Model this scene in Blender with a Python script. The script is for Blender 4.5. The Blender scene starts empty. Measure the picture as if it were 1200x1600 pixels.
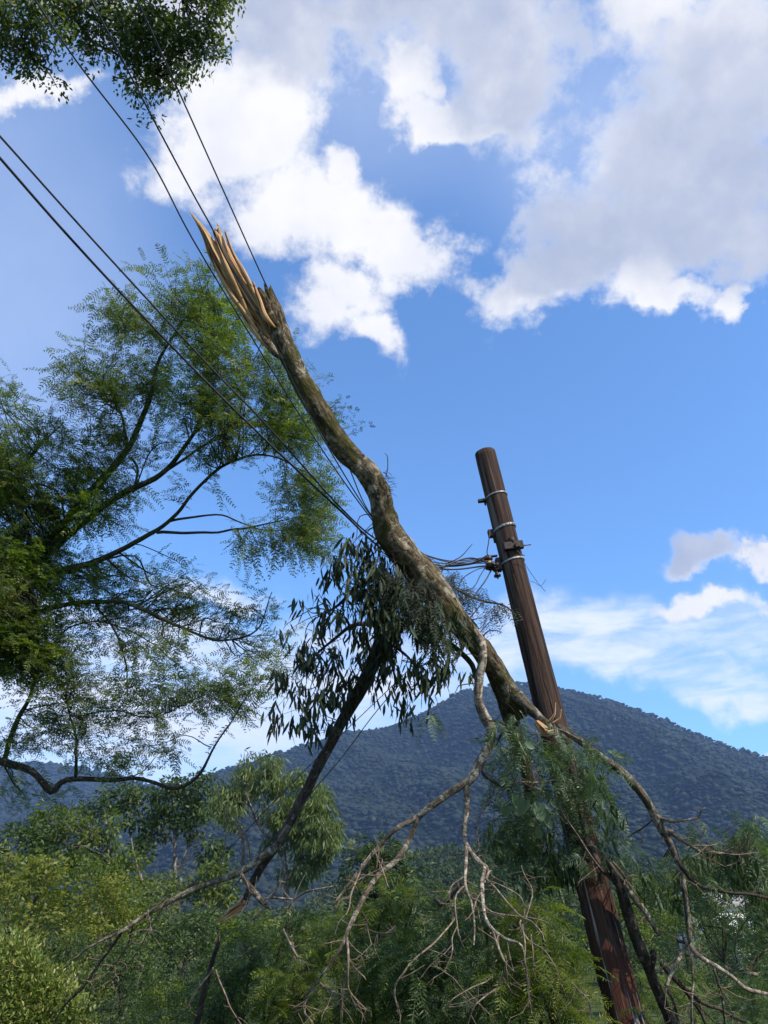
import bpy, math, random
import numpy as np
from mathutils import Vector, Matrix, noise as mnoise

random.seed(7)
rng = np.random.default_rng(7)
S = bpy.context.scene
COL = S.collection

# ------------------------------------------------------------------ camera
FPX = 1155.0                       # focal length in photo pixels (1200 x 1600)
PITCH = math.radians(30.5)
CAM = np.array([0.0, 0.0, 1.6])
FWD = np.array([0, math.cos(PITCH), math.sin(PITCH)])
RGT = np.array([1.0, 0, 0])
UPV = np.array([0, -math.sin(PITCH), math.cos(PITCH)])
cam_data = bpy.data.cameras.new('camera')
cam = bpy.data.objects.new('camera', cam_data)
COL.objects.link(cam)
cam.location = CAM
cam.rotation_euler = (math.radians(90) + PITCH, 0, 0)
cam_data.sensor_fit = 'VERTICAL'
cam_data.sensor_height = 36
cam_data.lens = FPX / 1600 * 36
cam_data.clip_start = 0.05
cam_data.clip_end = 20000
S.camera = cam


def P(x, y, d):
    """world point seen towards photo pixel x,y at depth d along the lens axis"""
    return CAM + d * (FWD + (x - 600) / FPX * RGT - (y - 800) / FPX * UPV)


def PY(x, y, Y):
    """the same ray, at distance Y north of the camera"""
    v = FWD + (x - 600) / FPX * RGT - (y - 800) / FPX * UPV
    return CAM + v * (Y / v[1])


def DIR(x, y):
    v = FWD + (x - 600) / FPX * RGT - (y - 800) / FPX * UPV
    return v / np.linalg.norm(v)


# ------------------------------------------------------------------ view
S.view_settings.view_transform = 'Standard'
S.view_settings.look = 'None'
S.view_settings.gamma = 1
S.view_settings.exposure = 0.5
S.view_settings.use_curve_mapping = False
S.cycles.max_bounces = 6
S.cycles.transparent_max_bounces = 8
S.cycles.volume_bounces = 1

# ------------------------------------------------------------------ sun
SUN_EL, SUN_AZ = math.radians(43), math.radians(132)      # azimuth clockwise from the view direction (+Y)
sun_vec = Vector((math.sin(SUN_AZ) * math.cos(SUN_EL), math.cos(SUN_AZ) * math.cos(SUN_EL), math.sin(SUN_EL)))
sd = bpy.data.lights.new('sun', 'SUN')
sd.energy = 4.6
sd.angle = math.radians(0.5)
sd.color = (1.0, 0.92, 0.78)
so = bpy.data.objects.new('sun', sd)
COL.objects.link(so)
so.location = (20, -20, 40)
so.rotation_euler = sun_vec.to_track_quat('Z', 'Y').to_euler()

# ------------------------------------------------------------------ world: Nishita sky with clouds fixed on the sky sphere
W = bpy.data.worlds.new('World')
S.world = W
W.use_nodes = True
nt = W.node_tree
nt.nodes.clear()


class NB:
    """small node-building helper"""
    def __init__(self, tree):
        self.t = tree

    def n(self, kind, **kw):
        nd = self.t.nodes.new(kind)
        ins = kw.pop('ins', {})
        for k, v in kw.items():
            setattr(nd, k, v)
        for k, v in ins.items():
            if isinstance(v, bpy.types.NodeSocket):
                self.t.links.new(v, nd.inputs[k])
            else:
                nd.inputs[k].default_value = v
        return nd

    def math(self, op, a, b=0.0, c=None, clamp=False):
        ins = {0: a, 1: b}
        if c is not None:
            ins[2] = c
        return self.n('ShaderNodeMath', operation=op, use_clamp=clamp, ins=ins).outputs[0]

    def vmath(self, op, a, b=(0, 0, 0)):
        return self.n('ShaderNodeVectorMath', operation=op, ins={0: a, 1: b})

    def ramp(self, v, a, b, lo=0.0, hi=1.0):
        return self.n('ShaderNodeMapRange', interpolation_type='SMOOTHSTEP',
                      ins={0: v, 1: a, 2: b, 3: lo, 4: hi}).outputs[0]

    def noise(self, vec, scale, detail=4, rough=0.55, dist=0.0, out=0):
        return self.n('ShaderNodeTexNoise', ins={'Vector': vec, 'Scale': scale, 'Detail': detail,
                                                 'Roughness': rough, 'Distortion': dist}).outputs[out]

    def mix(self, f, a, b, blend='MIX'):
        m = self.n('ShaderNodeMix', data_type='RGBA', blend_type=blend)
        for sock, v in ((m.inputs[0], f), (m.inputs[6], a), (m.inputs[7], b)):
            if isinstance(v, bpy.types.NodeSocket):
                self.t.links.new(v, sock)
            elif isinstance(v, (tuple, list)):
                sock.default_value = tuple(v) + ((1.0,) if len(v) == 3 else ())
            else:
                sock.default_value = v
        return m.outputs[2]


B = NB(nt)
SKY_STRENGTH = 0.15
sky = B.n('ShaderNodeTexSky', sky_type='NISHITA', sun_disc=False, sun_elevation=SUN_EL, sun_rotation=SUN_AZ,
          altitude=300, air_density=1.0, dust_density=0.6, ozone_density=2.2)
dirv = B.n('ShaderNodeTexCoord').outputs['Generated']
w1 = B.vmath('SUBTRACT', B.noise(dirv, 5.0, 3, 0.6, out=1), (0.5, 0.5, 0.5)).outputs[0]
w1s = B.n('ShaderNodeVectorMath', operation='SCALE', ins={0: w1, 3: 0.15}).outputs[0]
w2 = B.vmath('SUBTRACT', B.noise(dirv, 17.0, 6, 0.62, out=1), (0.5, 0.5, 0.5)).outputs[0]
w2s = B.n('ShaderNodeVectorMath', operation='SCALE', ins={0: w2, 3: 0.075}).outputs[0]
dw = B.vmath('ADD', B.vmath('ADD', dirv, w1s).outputs[0], w2s).outputs[0]


def blob(vec, x, y, rx, ry, rot=0.0):
    """soft ellipse on the sky sphere round the direction of x,y"""
    v = FWD + (x - 600) / FPX * RGT - (y - 800) / FPX * UPV
    ln = np.linalg.norm(v)
    c = v / ln
    e1 = np.cross(np.cross(c, RGT), c)
    e1 /= np.linalg.norm(e1)
    e2 = np.cross(c, e1)
    e2 = -e2 if e2 @ UPV < 0 else e2
    a = math.radians(rot)
    f1 = math.cos(a) * e1 + math.sin(a) * e2
    f2 = np.cross(c, f1)
    m = Matrix((f1, f2, c)).transposed()
    mp = B.n('ShaderNodeMapping', vector_type='TEXTURE', ins={
        'Vector': vec, 'Location': tuple(c), 'Rotation': m.to_euler(),
        'Scale': (rx / FPX / ln, ry / FPX / ln, 0.6)})
    ln_ = B.vmath('LENGTH', mp.outputs[0]).outputs['Value']
    return B.math('SUBTRACT', 1.0, ln_)


def union(vals, k=0.25):
    r = vals[0]
    for v in vals[1:]:
        r = B.math('SMOOTH_MAX', r, v, k)
    return r


CUM = [(350, 200, 150, 105, 10), (300, 130, 130, 60, 0), (440, 320, 130, 90, -30), (560, 360, 150, 85, -8), (640, 395, 95, 75, 0),
       (540, 450, 85, 85, 0), (572, 520, 55, 60, 0), (415, 130, 110, 65, 0), (510, 270, 50, 50, 0),
       (615, 120, 62, 50, 35), (655, 190, 95, 34, -12), (745, 205, 70, 26, 0),
       (400, 15, 320, 95, 0), (790, 100, 150, 140, 0), (560, 20, 200, 70, 0), (700, 40, 140, 70, 0),
       (1120, 90, 200, 150, 0), (1020, 30, 110, 62, 0), (1090, 270, 200, 180, 0), (960, 340, 120, 80, 20), (865, 400, 135, 66, 25),
       (800, 455, 95, 66, 50), (900, 340, 110, 90, 30), (1150, 380, 150, 90, 0), (1010, 440, 75, 60, 0), (1040, 485, 78, 34, 0), (1148, 478, 24, 44, -35),
       (978, 385, 22, 16, 0), (913, 424, 24, 10, 0),
       (50, 130, 130, 30, 8),
       (1095, 866, 72, 32, 0), (1100, 948, 80, 22, 0), (1190, 885, 24, 24, 0), (1200, 1152, 18, 8, 0)]
GREY = [(860, 380, 150, 100, 30), (420, 0, 380, 120, 0), (790, 90, 190, 160, 0), (1130, 250, 240, 260, 0), (960, 330, 150, 100, 0), (860, 410, 130, 75, 20),
        (1180, 400, 160, 80, 0), (1100, 855, 90, 46, 0)]
VEIL = [(950, 1000, 380, 70, 3), (1000, 1060, 330, 42, -4), (820, 1010, 120, 60, 0), (200, 1110, 520, 150, 0), (150, 1000, 400, 60, 0), (320, 920, 110, 26, 0), (520, 1040, 260, 90, 0),
        (1150, 1080, 140, 30, 0)]
f_cum = union([blob(dw, *b) for b in CUM], 0.12)
f_grey = union([blob(dw, *b) for b in GREY], 0.3)
f_veil = union([blob(dw, *b) for b in VEIL], 0.3)
f_soft = union([blob(dirv, *b) for b in [(40, 420, 330, 560, 0), (560, 130, 420, 260, 0), (930, 200, 320, 260, 0), (300, 1150, 700, 160, 0)]], 0.4)
fb = B.math('SUBTRACT', B.noise(dirv, 12.0, 12, 0.645), 0.5)
fb2 = B.math('SUBTRACT', B.noise(dirv, 4.0, 6, 0.6), 0.5)
field = B.math('ADD', B.math('ADD', f_cum, B.math('MULTIPLY', fb, 2.2)), B.math('MULTIPLY', fb2, 0.35))
a_cum = B.ramp(field, -0.12, 0.55)
# thin streaky veil
stretch = B.n('ShaderNodeMapping', ins={'Vector': dirv, 'Scale': (2.0, 2.0, 9.0)}).outputs[0]
st = B.noise(stretch, 3.2, 9, 0.62, 0.4)
a_veil = B.math('MULTIPLY', B.ramp(f_veil, -0.1, 0.75), B.ramp(st, 0.30, 0.60, 0.22, 0.95))
# clouds over the rest of the dome, away from the part described above
off = B.ramp(B.vmath('DOT_PRODUCT', dirv, tuple(FWD)).outputs['Value'], 0.74, 0.62)
gen = B.math('MULTIPLY', off, B.ramp(B.noise(dirv, 3.0, 10, 0.6), 0.48, 0.66))
a_cum = B.math('MAXIMUM', a_cum, gen)
# cloud colour: bright crowns, blue-grey bellies
thick = B.ramp(field, 0.15, 0.95)
belly = B.math('MULTIPLY', B.ramp(f_grey, -0.05, 0.45), B.ramp(B.math('ADD', fb2, B.math('MULTIPLY', fb, 0.8)), -0.45, 0.10))
mott = B.ramp(B.noise(dirv, 9.0, 8, 0.6), 0.35, 0.72)
white = B.mix(B.math('MULTIPLY', mott, 0.55), (4.9, 4.85, 4.9), (3.6, 3.75, 4.2))
greyc = B.mix(mott, (2.9, 3.1, 3.7), (2.2, 2.5, 3.3))
cc = B.mix(B.math('MULTIPLY', belly, B.ramp(field, 0.05, 0.5, 0.55, 1.0)), white, greyc)
skyc = B.mix(1.0, sky.outputs[0], (0.83, 1.15, 1.42), 'MULTIPLY')
SKYMUL = skyc.node
c0 = B.mix(B.math('MULTIPLY', B.ramp(f_soft, 0.0, 0.9), B.ramp(fb2, -0.3, 0.3, 0.3, 0.48)), skyc, (3.3, 3.8, 5.0))
c1 = B.mix(B.math('MULTIPLY', a_veil, 0.9), c0, (4.9, 5.1, 5.6))
c2 = B.mix(a_cum, c1, cc)
bg = B.n('ShaderNodeBackground', ins={'Color': c2, 'Strength': SKY_STRENGTH})
wo = B.n('ShaderNodeOutputWorld', ins={'Surface': bg.outputs[0]})
W.cycles.sampling_method = 'MANUAL'
W.cycles.sample_map_resolution = 1024


# ------------------------------------------------------------------ materials
def mat(name):
    m = bpy.data.materials.new(name)
    m.use_nodes = True
    m.node_tree.nodes.clear()
    b = NB(m.node_tree)
    return m, b


def finish(m, b, color, rough=0.8, bump=None, bstr=0.4, bdist=0.02, metallic=0.0, spec=0.4):
    ins = {'Base Color': color if isinstance(color, bpy.types.NodeSocket) else tuple(color) + (1,), 'Roughness': rough, 'Metallic': metallic,
           'Specular IOR Level': spec}
    p = b.n('ShaderNodeBsdfPrincipled', ins=ins)
    if bump is not None:
        bn = b.n('ShaderNodeBump', ins={'Height': bump, 'Strength': bstr, 'Distance': bdist})
        b.t.links.new(bn.outputs[0], p.inputs['Normal'])
    b.n('ShaderNodeOutputMaterial', ins={'Surface': p.outputs[0]})
    return m


def leaf_mat(name, c1, c2, c3=None, trans=0.35, rough=0.5, tcol=None, scale=1.5):
    m, b = mat(name)
    at = b.n('ShaderNodeAttribute', attribute_name='tint').outputs['Fac']
    co = b.n('ShaderNodeNewGeometry').outputs['Position']
    nz = b.ramp(b.noise(co, scale, 3), 0.3, 0.7)
    f = b.math('ADD', b.math('MULTIPLY', at, 0.6), b.math('MULTIPLY', nz, 0.4))
    col = b.mix(f, c1, c2)
    if c3:
        col = b.mix(b.ramp(at, 0.9, 0.97), col, c3)
    p = b.n('ShaderNodeBsdfPrincipled', ins={'Base Color': col, 'Roughness': rough, 'Specular IOR Level': 0.35})
    tc = b.mix(1.0, col, tcol or (1.5, 1.6, 0.6), 'MULTIPLY')
    tr = b.n('ShaderNodeBsdfTranslucent', ins={'Color': tc})
    mx = b.n('ShaderNodeMixShader', ins={0: trans, 1: p.outputs[0], 2: tr.outputs[0]})
    b.n('ShaderNodeOutputMaterial', ins={'Surface': mx.outputs[0]})
    return m


def bark_mat(name, dark, mid, pale, pale_amt=0.5, moss=None, moss_amt=0.5, rings=0.0, scale=1.0, bdist=0.02):
    """bark: co = (cos*r, sin*r, length) stored on the mesh, in metres"""
    m, b = mat(name)
    co = b.n('ShaderNodeAttribute', attribute_name='barkco').outputs['Vector']
    st_ = b.n('ShaderNodeMapping', ins={'Vector': co, 'Scale': (14 * scale, 14 * scale, 3.5 * scale)}).outputs[0]
    fis = b.noise(st_, 2.0, 8, 0.7)
    col = b.mix(b.ramp(fis, 0.35, 0.65), dark, mid)
    pn = b.noise(co, 7.5 * scale, 8, 0.7, 0.6)
    pa = b.ramp(pn, 0.62 - 0.2 * pale_amt, 0.70 - 0.2 * pale_amt)
    col = b.mix(b.math('MULTIPLY', pa, 0.85), col, pale)
    bl = b.ramp(b.noise(co, 9.0 * scale, 6, 0.7, 0.8), 0.52, 0.64)
    col = b.mix(b.math('MULTIPLY', bl, 0.75), col, dark)
    sp = b.ramp(b.noise(co, 30 * scale, 4, 0.6), 0.60, 0.68)
    col = b.mix(b.math('MULTIPLY', sp, 0.5), col, pale)
    if moss:
        mn = b.ramp(b.noise(co, 3.2 * scale, 5, 0.6), 0.62 - 0.25 * moss_amt, 0.72 - 0.25 * moss_amt)
        col = b.mix(b.math('MULTIPLY', mn, 0.8), col, moss)
    if rings:
        rg = b.n('ShaderNodeMapping', ins={'Vector': co, 'Scale': (7, 7, 34)}).outputs[0]
        rr = b.ramp(b.noise(rg, 1.6, 4, 0.6, 0.8), 0.56, 0.64)
        col = b.mix(b.math('MULTIPLY', rr, rings), col, dark)
    h = b.math('ADD', fis, b.math('MULTIPLY', b.noise(co, 40 * scale, 5, 0.7), 0.5))
    return finish(m, b, col, 0.92, h, 1.0, bdist * 1.6, spec=0.15)


M = {}
M['trunk'] = bark_mat('mossy_bark', (0.022, 0.017, 0.012), (0.235, 0.175, 0.10), (0.42, 0.36, 0.26), 0.52, (0.062, 0.060, 0.013), 0.58, bdist=0.03)
M['trunk_low'] = bark_mat('lichen_bark', (0.04, 0.032, 0.024), (0.18, 0.145, 0.10), (0.38, 0.34, 0.27), 0.6, (0.07, 0.075, 0.03), 0.25, bdist=0.03)
M['pale_bark'] = bark_mat('pale_bark', (0.05, 0.038, 0.028), (0.29, 0.23, 0.17), (0.48, 0.42, 0.33), 0.62, None, 0, 0.85, 1.6, 0.008)
M['dark_bark'] = bark_mat('dark_bark', (0.022, 0.017, 0.014), (0.085, 0.064, 0.048), (0.18, 0.15, 0.12), 0.35, None, 0, 0.0, 1.2, 0.012)
M['twig_bark'] = bark_mat('twig_bark', (0.10, 0.072, 0.052), (0.24, 0.175, 0.13), (0.37, 0.30, 0.23), 0.5, None, 0, 0.6, 2.5, 0.003)
M['green_bark'] = bark_mat('green_bark', (0.03, 0.028, 0.015), (0.085, 0.08, 0.042), (0.20, 0.18, 0.12), 0.35, (0.06, 0.085, 0.02), 0.5, 0.0, 1.0, 0.015)
M['grey_bark'] = bark_mat('grey_bark', (0.06, 0.05, 0.04), (0.18, 0.15, 0.12), (0.34, 0.31, 0.26), 0.55, None, 0, 0.3, 0.5, 0.02)

M['feather'] = leaf_mat('feather_leaf', (0.05, 0.082, 0.026), (0.115, 0.155, 0.042), (0.20, 0.20, 0.04), 0.45)
M['feather_green'] = leaf_mat('feather_leaf_sunlit', (0.065, 0.115, 0.014), (0.145, 0.205, 0.026), (0.27, 0.28, 0.04), 0.5)  # brighter copy of the feather leaf, sunlit tone put into the colour
M['overhead'] = leaf_mat('overhead_leaf', (0.04, 0.065, 0.016), (0.12, 0.16, 0.028), None, 0.35)
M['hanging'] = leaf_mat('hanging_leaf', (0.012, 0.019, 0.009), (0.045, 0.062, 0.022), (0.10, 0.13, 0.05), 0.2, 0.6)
M['wilted'] = leaf_mat('wilting_frond', (0.035, 0.065, 0.026), (0.10, 0.145, 0.060), (0.20, 0.25, 0.12), 0.3, 0.5)
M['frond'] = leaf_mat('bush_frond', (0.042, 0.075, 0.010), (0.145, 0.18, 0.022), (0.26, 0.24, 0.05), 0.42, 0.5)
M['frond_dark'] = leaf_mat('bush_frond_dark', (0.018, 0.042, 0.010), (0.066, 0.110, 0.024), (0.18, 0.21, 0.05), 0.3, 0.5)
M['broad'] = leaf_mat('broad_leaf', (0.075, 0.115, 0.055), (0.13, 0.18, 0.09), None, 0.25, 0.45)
M['willow'] = leaf_mat('drooping_leaf', (0.05, 0.08, 0.022), (0.135, 0.17, 0.042), (0.22, 0.22, 0.07), 0.35, 0.5, scale=0.5)
M['deep'] = leaf_mat('deep_green_leaf', (0.020, 0.042, 0.012), (0.066, 0.10, 0.024), (0.13, 0.15, 0.04), 0.3, 0.5, scale=0.4)
M['mid'] = leaf_mat('mid_green_leaf', (0.035, 0.065, 0.010), (0.135, 0.17, 0.024), (0.25, 0.24, 0.04), 0.35, 0.5, scale=0.6)
M['gold'] = leaf_mat('yellowish_leaf', (0.075, 0.10, 0.012), (0.20, 0.205, 0.03), (0.36, 0.28, 0.06), 0.38, 0.5, scale=0.8)
M['shrubleaf'] = leaf_mat('glossy_shrub_leaf', (0.08, 0.125, 0.02), (0.26, 0.29, 0.08), (0.45, 0.36, 0.14), 0.3, 0.35, scale=3)
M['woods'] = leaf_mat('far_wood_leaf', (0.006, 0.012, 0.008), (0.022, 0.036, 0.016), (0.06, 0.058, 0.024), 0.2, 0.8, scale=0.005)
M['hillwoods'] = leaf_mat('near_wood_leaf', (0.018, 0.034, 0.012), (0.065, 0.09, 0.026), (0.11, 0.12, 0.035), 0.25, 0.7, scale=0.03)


def splinter_mat():
    m, b = mat('torn_wood')
    co = b.n('ShaderNodeAttribute', attribute_name='barkco').outputs['Vector']
    st_ = b.n('ShaderNodeMapping', ins={'Vector': co, 'Scale': (34, 34, 1.6)}).outputs[0]
    fib = b.noise(st_, 1.6, 8, 0.7)
    big = b.noise(co, 4.0, 4, 0.6)
    col = b.mix(b.ramp(fib, 0.3, 0.7), (0.30, 0.15, 0.06), (0.72, 0.46, 0.235))
    col = b.mix(b.ramp(big, 0.56, 0.70), col, (0.78, 0.58, 0.35))
    col = b.mix(b.ramp(b.noise(st_, 0.55, 4, 0.6), 0.54, 0.62), col, (0.11, 0.045, 0.018))
    return finish(m, b, col, 0.75, fib, 0.9, 0.012, spec=0.25)


M['torn'] = splinter_mat()


def pole_mat():
    m, b = mat('weathered_pole_wood')
    co = b.n('ShaderNodeAttribute', attribute_name='barkco').outputs['Vector']
    st_ = b.n('ShaderNodeMapping', ins={'Vector': co, 'Scale': (16, 16, 0.55)}).outputs[0]
    fib = b.noise(st_, 2.0, 9, 0.72)
    st2 = b.n('ShaderNodeMapping', ins={'Vector': co, 'Scale': (9, 9, 0.30)}).outputs[0]
    big = b.noise(st2, 1.3, 5, 0.6)
    z = b.n('ShaderNodeSeparateXYZ', ins={0: co}).outputs[2]
    col = b.mix(b.ramp(fib, 0.3, 0.7), (0.016, 0.010, 0.008), (0.082, 0.050, 0.036))
    col = b.mix(b.math('MULTIPLY', b.ramp(big, 0.55, 0.70), 0.6), col, (0.27, 0.22, 0.18))
    # red-brown flaking skin on the lower pole (co.z runs from the top down)
    pt = b.noise(co, 2.6, 7, 0.65, 0.8)
    red = b.math('MULTIPLY', b.ramp(z, 3.3, 6.5, 0, 0.8), b.math('MULTIPLY', b.ramp(pt, 0.46, 0.54), b.ramp(b.noise(st_, 1.2, 6, 0.7), 0.35, 0.6, 0.35, 1.0)))
    col = b.mix(red, col, (0.085, 0.028, 0.018))
    gry = b.math('MULTIPLY', b.ramp(z, 2.6, 5.3), b.ramp(b.noise(st2, 2.6, 8, 0.7), 0.55, 0.62))
    col = b.mix(gry, col, (0.27, 0.25, 0.22))
    crack = b.ramp(b.noise(st_, 0.9, 3, 0.5), 0.60, 0.66)
    col = b.mix(b.math('MULTIPLY', crack, 0.7), col, (0.012, 0.008, 0.007))
    h = b.math('SUBTRACT', fib, b.math('MULTIPLY', crack, 0.8))
    return finish(m, b, col, 0.92, h, 1.0, 0.02, spec=0.15)


M['pole'] = pole_mat()


def simple(name, c1, c2, rough=0.5, metallic=0.0, scale=30, bump=0.2):
    m, b = mat(name)
    co = b.n('ShaderNodeTexCoord').outputs['Object']
    n_ = b.noise(co, scale, 6, 0.65)
    return finish(m, b, b.mix(b.ramp(n_, 0.35, 0.65), c1, c2), rough, n_, bump, 0.004, metallic)


M['galv'] = simple('galvanised_steel', (0.15, 0.15, 0.15), (0.32, 0.32, 0.31), 0.55, 0.5)
M['rusty'] = simple('dark_rusty_iron', (0.025, 0.018, 0.015), (0.07, 0.045, 0.035), 0.7, 0.3)
M['cable'] = simple('black_cable', (0.010, 0.010, 0.012), (0.025, 0.025, 0.028), 0.5, 0.0)
M['steel'] = simple('dull_steel_wire', (0.05, 0.05, 0.055), (0.10, 0.10, 0.105), 0.5, 0.5)
M['porcelain'] = simple('brown_porcelain', (0.035, 0.018, 0.012), (0.06, 0.03, 0.02), 0.2, 0.0)
M['yellowed'] = simple('yellowed_plastic', (0.35, 0.28, 0.11), (0.45, 0.38, 0.18), 0.5, 0.0)
M['plaster'] = simple('white_wall_paint', (0.55, 0.54, 0.52), (0.70, 0.69, 0.67), 0.8, 0.0, 2)
M['rooftile'] = simple('grey_roof', (0.20, 0.19, 0.19), (0.30, 0.29, 0.28), 0.8, 0.0, 2)
M['window'] = simple('dark_window', (0.02, 0.025, 0.03), (0.03, 0.035, 0.04), 0.15, 0.0, 2)


def ground_mat():
    m, b = mat('grass_and_soil')
    co = b.n('ShaderNodeNewGeometry').outputs['Position']
    col = b.mix(b.ramp(b.noise(co, 0.8, 8, 0.65), 0.4, 0.62), (0.028, 0.042, 0.012), (0.07, 0.085, 0.026))
    col = b.mix(b.ramp(b.noise(co, 0.15, 5, 0.6), 0.58, 0.7), col, (0.085, 0.060, 0.036))
    return finish(m, b, col, 0.95, b.noise(co, 9, 6, 0.7), 0.8, 0.05, spec=0.1)


def slope_mat():
    m, b = mat('forested_slope')
    co = b.n('ShaderNodeNewGeometry').outputs['Position']
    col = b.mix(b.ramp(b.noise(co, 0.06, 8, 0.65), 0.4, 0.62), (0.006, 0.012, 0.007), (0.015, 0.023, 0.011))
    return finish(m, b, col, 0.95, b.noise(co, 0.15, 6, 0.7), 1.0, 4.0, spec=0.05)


M['ground'] = ground_mat()
M['slope'] = slope_mat()


# ------------------------------------------------------------------ mesh helpers
def mesh_from(name, V, Q=None, tint=None, barkco=None, smooth=False, T=None):
    """quads Q (m,4) and optional triangles T (k,3)"""
    me = bpy.data.meshes.new(name)
    V = np.asarray(V, dtype=np.float32)
    me.vertices.add(len(V))
    me.vertices.foreach_set('co', V.ravel())
    q = np.zeros((0, 4), int) if Q is None else np.asarray(Q, dtype=np.int32)
    t = np.zeros((0, 3), int) if T is None else np.asarray(T, dtype=np.int32)
    idx = np.concatenate([q.ravel(), t.ravel()]).astype(np.int32)
    start = np.concatenate([np.arange(len(q)) * 4, len(q) * 4 + np.arange(len(t)) * 3]).astype(np.int32)
    me.loops.add(len(idx))
    me.loops.foreach_set('vertex_index', idx)
    me.polygons.add(len(start))
    me.polygons.foreach_set('loop_start', start)
    if smooth:
        me.polygons.foreach_set('use_smooth', np.ones(len(start), dtype=bool))
    me.update(calc_edges=True)
    if tint is not None:
        a = me.attributes.new('tint', 'FLOAT', 'FACE')
        a.data.foreach_set('value', np.asarray(tint, dtype=np.float32))
    if barkco is not None:
        a = me.attributes.new('barkco', 'FLOAT_VECTOR', 'POINT')
        a.data.foreach_set('vector', np.asarray(barkco, dtype=np.float32).ravel())
    return me


def link(name, me, material=None, parent=None, kind=None, origin=None, label=None):
    o = bpy.data.objects.new(name, me)
    if material is not None and not me.materials:
        me.materials.append(material)
    COL.objects.link(o)
    if parent is not None:
        o.parent = parent
    if kind:
        o['kind'] = kind
    if label:
        o['label'] = label
    return o


def tag(o, label, cat, group=None):
    o['label'] = label
    o['category'] = cat
    if group:
        o['group'] = group
    return o


def thing(name, loc, label, cat, group=None):
    o = bpy.data.objects.new(name, None)
    o.empty_display_size = 0.2
    COL.objects.link(o)
    o.location = Vector(loc)
    return tag(o, label, cat, group)


def orig(root):
    """where a part's vertices are measured from"""
    p, r = np.zeros(3), root
    while r is not None:
        p = p + np.array(r.location)
        r = r.parent
    return p


def unit(v):
    return v / np.maximum(np.linalg.norm(v, axis=-1, keepdims=True), 1e-9)


def catmull(pts, step):
    """pts (n,k): smooth resample, first three columns are position"""
    pts = np.asarray(pts, float)
    p = np.vstack([2 * pts[0] - pts[1], pts, 2 * pts[-1] - pts[-2]])
    out = []
    for i in range(1, len(p) - 2):
        L = np.linalg.norm(p[i + 1][:3] - p[i][:3])
        n = max(1, int(math.ceil(L / step)))
        for k in range(n):
            t = k / n
            t2, t3 = t * t, t * t * t
            out.append(0.5 * ((2 * p[i]) + (-p[i - 1] + p[i + 1]) * t + (2 * p[i - 1] - 5 * p[i] + 4 * p[i + 1] - p[i + 2]) * t2
                              + (-p[i - 1] + 3 * p[i] - 3 * p[i + 1] + p[i + 2]) * t3))
    out.append(p[-2])
    return np.array(out)


def tube(path, sides=8, lump=0.0, ragged=0.0, lump_scale=6.0, cap=True, seed=0, flat=None, fibre=0.0):
    """path (n,4): xyz + radius. Returns V, Q, T, barkco"""
    path = np.asarray(path, float)
    C, R = path[:, :3], path[:, 3]
    T = np.gradient(C, axis=0)
    T = unit(T)
    ref = np.array([0.0, -1.0, 0.1])
    n0 = unit(np.cross(T[0], ref))
    Ns = [n0]
    for i in range(1, len(C)):
        n = Ns[-1] - T[i] * (Ns[-1] @ T[i])
        Ns.append(n / max(np.linalg.norm(n), 1e-9))
    N = np.array(Ns)
    Bn = np.cross(T, N)
    th = np.arange(sides) / sides * 2 * math.pi
    s = np.concatenate([[0], np.cumsum(np.linalg.norm(np.diff(C, axis=0), axis=1))])
    ct, st_ = np.cos(th), np.sin(th)
    r = np.repeat(R[:, None], sides, 1)
    bc = np.stack([ct[None] * r.mean(), st_[None] * r.mean(), np.zeros((1, sides))], -1) + np.stack([0 * s, 0 * s, s], -1)[:, None, :]
    if lump:
        for i in range(len(C)):
            for j in range(sides):
                q = Vector((ct[j] * 1.1, st_[j] * 1.1, s[i] * lump_scale)) + Vector((seed * 3.1, 0, seed * 1.7))
                r[i, j] *= 1 + lump * (mnoise.noise(q) * 1.2 + 0.5 * mnoise.noise(q * 2.7))
    if fibre:
        for j in range(sides):
            for i in range(len(C)):
                r[i, j] *= 1 + fibre * (mnoise.noise(Vector((ct[j] * 4, st_[j] * 4, s[i] * 2.0 + seed))) + .7 * mnoise.noise(Vector((ct[j] * 9, st_[j] * 9, s[i] * 3.0 + seed))))
    fl = 1.0 if flat is None else flat
    V = C[:, None, :] + r[..., None] * (ct[None, :, None] * N[:, None, :] + fl * st_[None, :, None] * Bn[:, None, :])
    if ragged:
        k = min(5, len(C))
        rr = np.random.default_rng(seed + 5)
        offv = np.array([mnoise.noise(Vector((ct[j] * 1.6, st_[j] * 1.6, seed))) * 1.3 + rr.uniform(-.25, .25) for j in range(sides)]) * ragged
        for i in range(k):
            V[i] += T[0] * (offv * (1 - i / k))[:, None]
    V = V.reshape(-1, 3)
    n = len(C)
    i, j = np.meshgrid(np.arange(n - 1), np.arange(sides), indexing='ij')
    a = i * sides + j
    b_ = i * sides + (j + 1) % sides
    Q = np.stack([a, b_, b_ + sides, a + sides], -1).reshape(-1, 4)
    bc = bc.reshape(-1, 3)
    Tn = []
    if cap:
        V = np.vstack([V, C[0], C[-1]])
        bc = np.vstack([bc, bc[0] * 0, [0, 0, s[-1]]])
        e = (n - 1) * sides
        for j in range(sides):
            j2 = (j + 1) % sides
            Tn.append((len(V) - 2, j2, j))
            Tn.append((len(V) - 1, e + j, e + j2))
    return V, Q, (np.array(Tn) if Tn else np.zeros((0, 3), int)), bc


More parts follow.
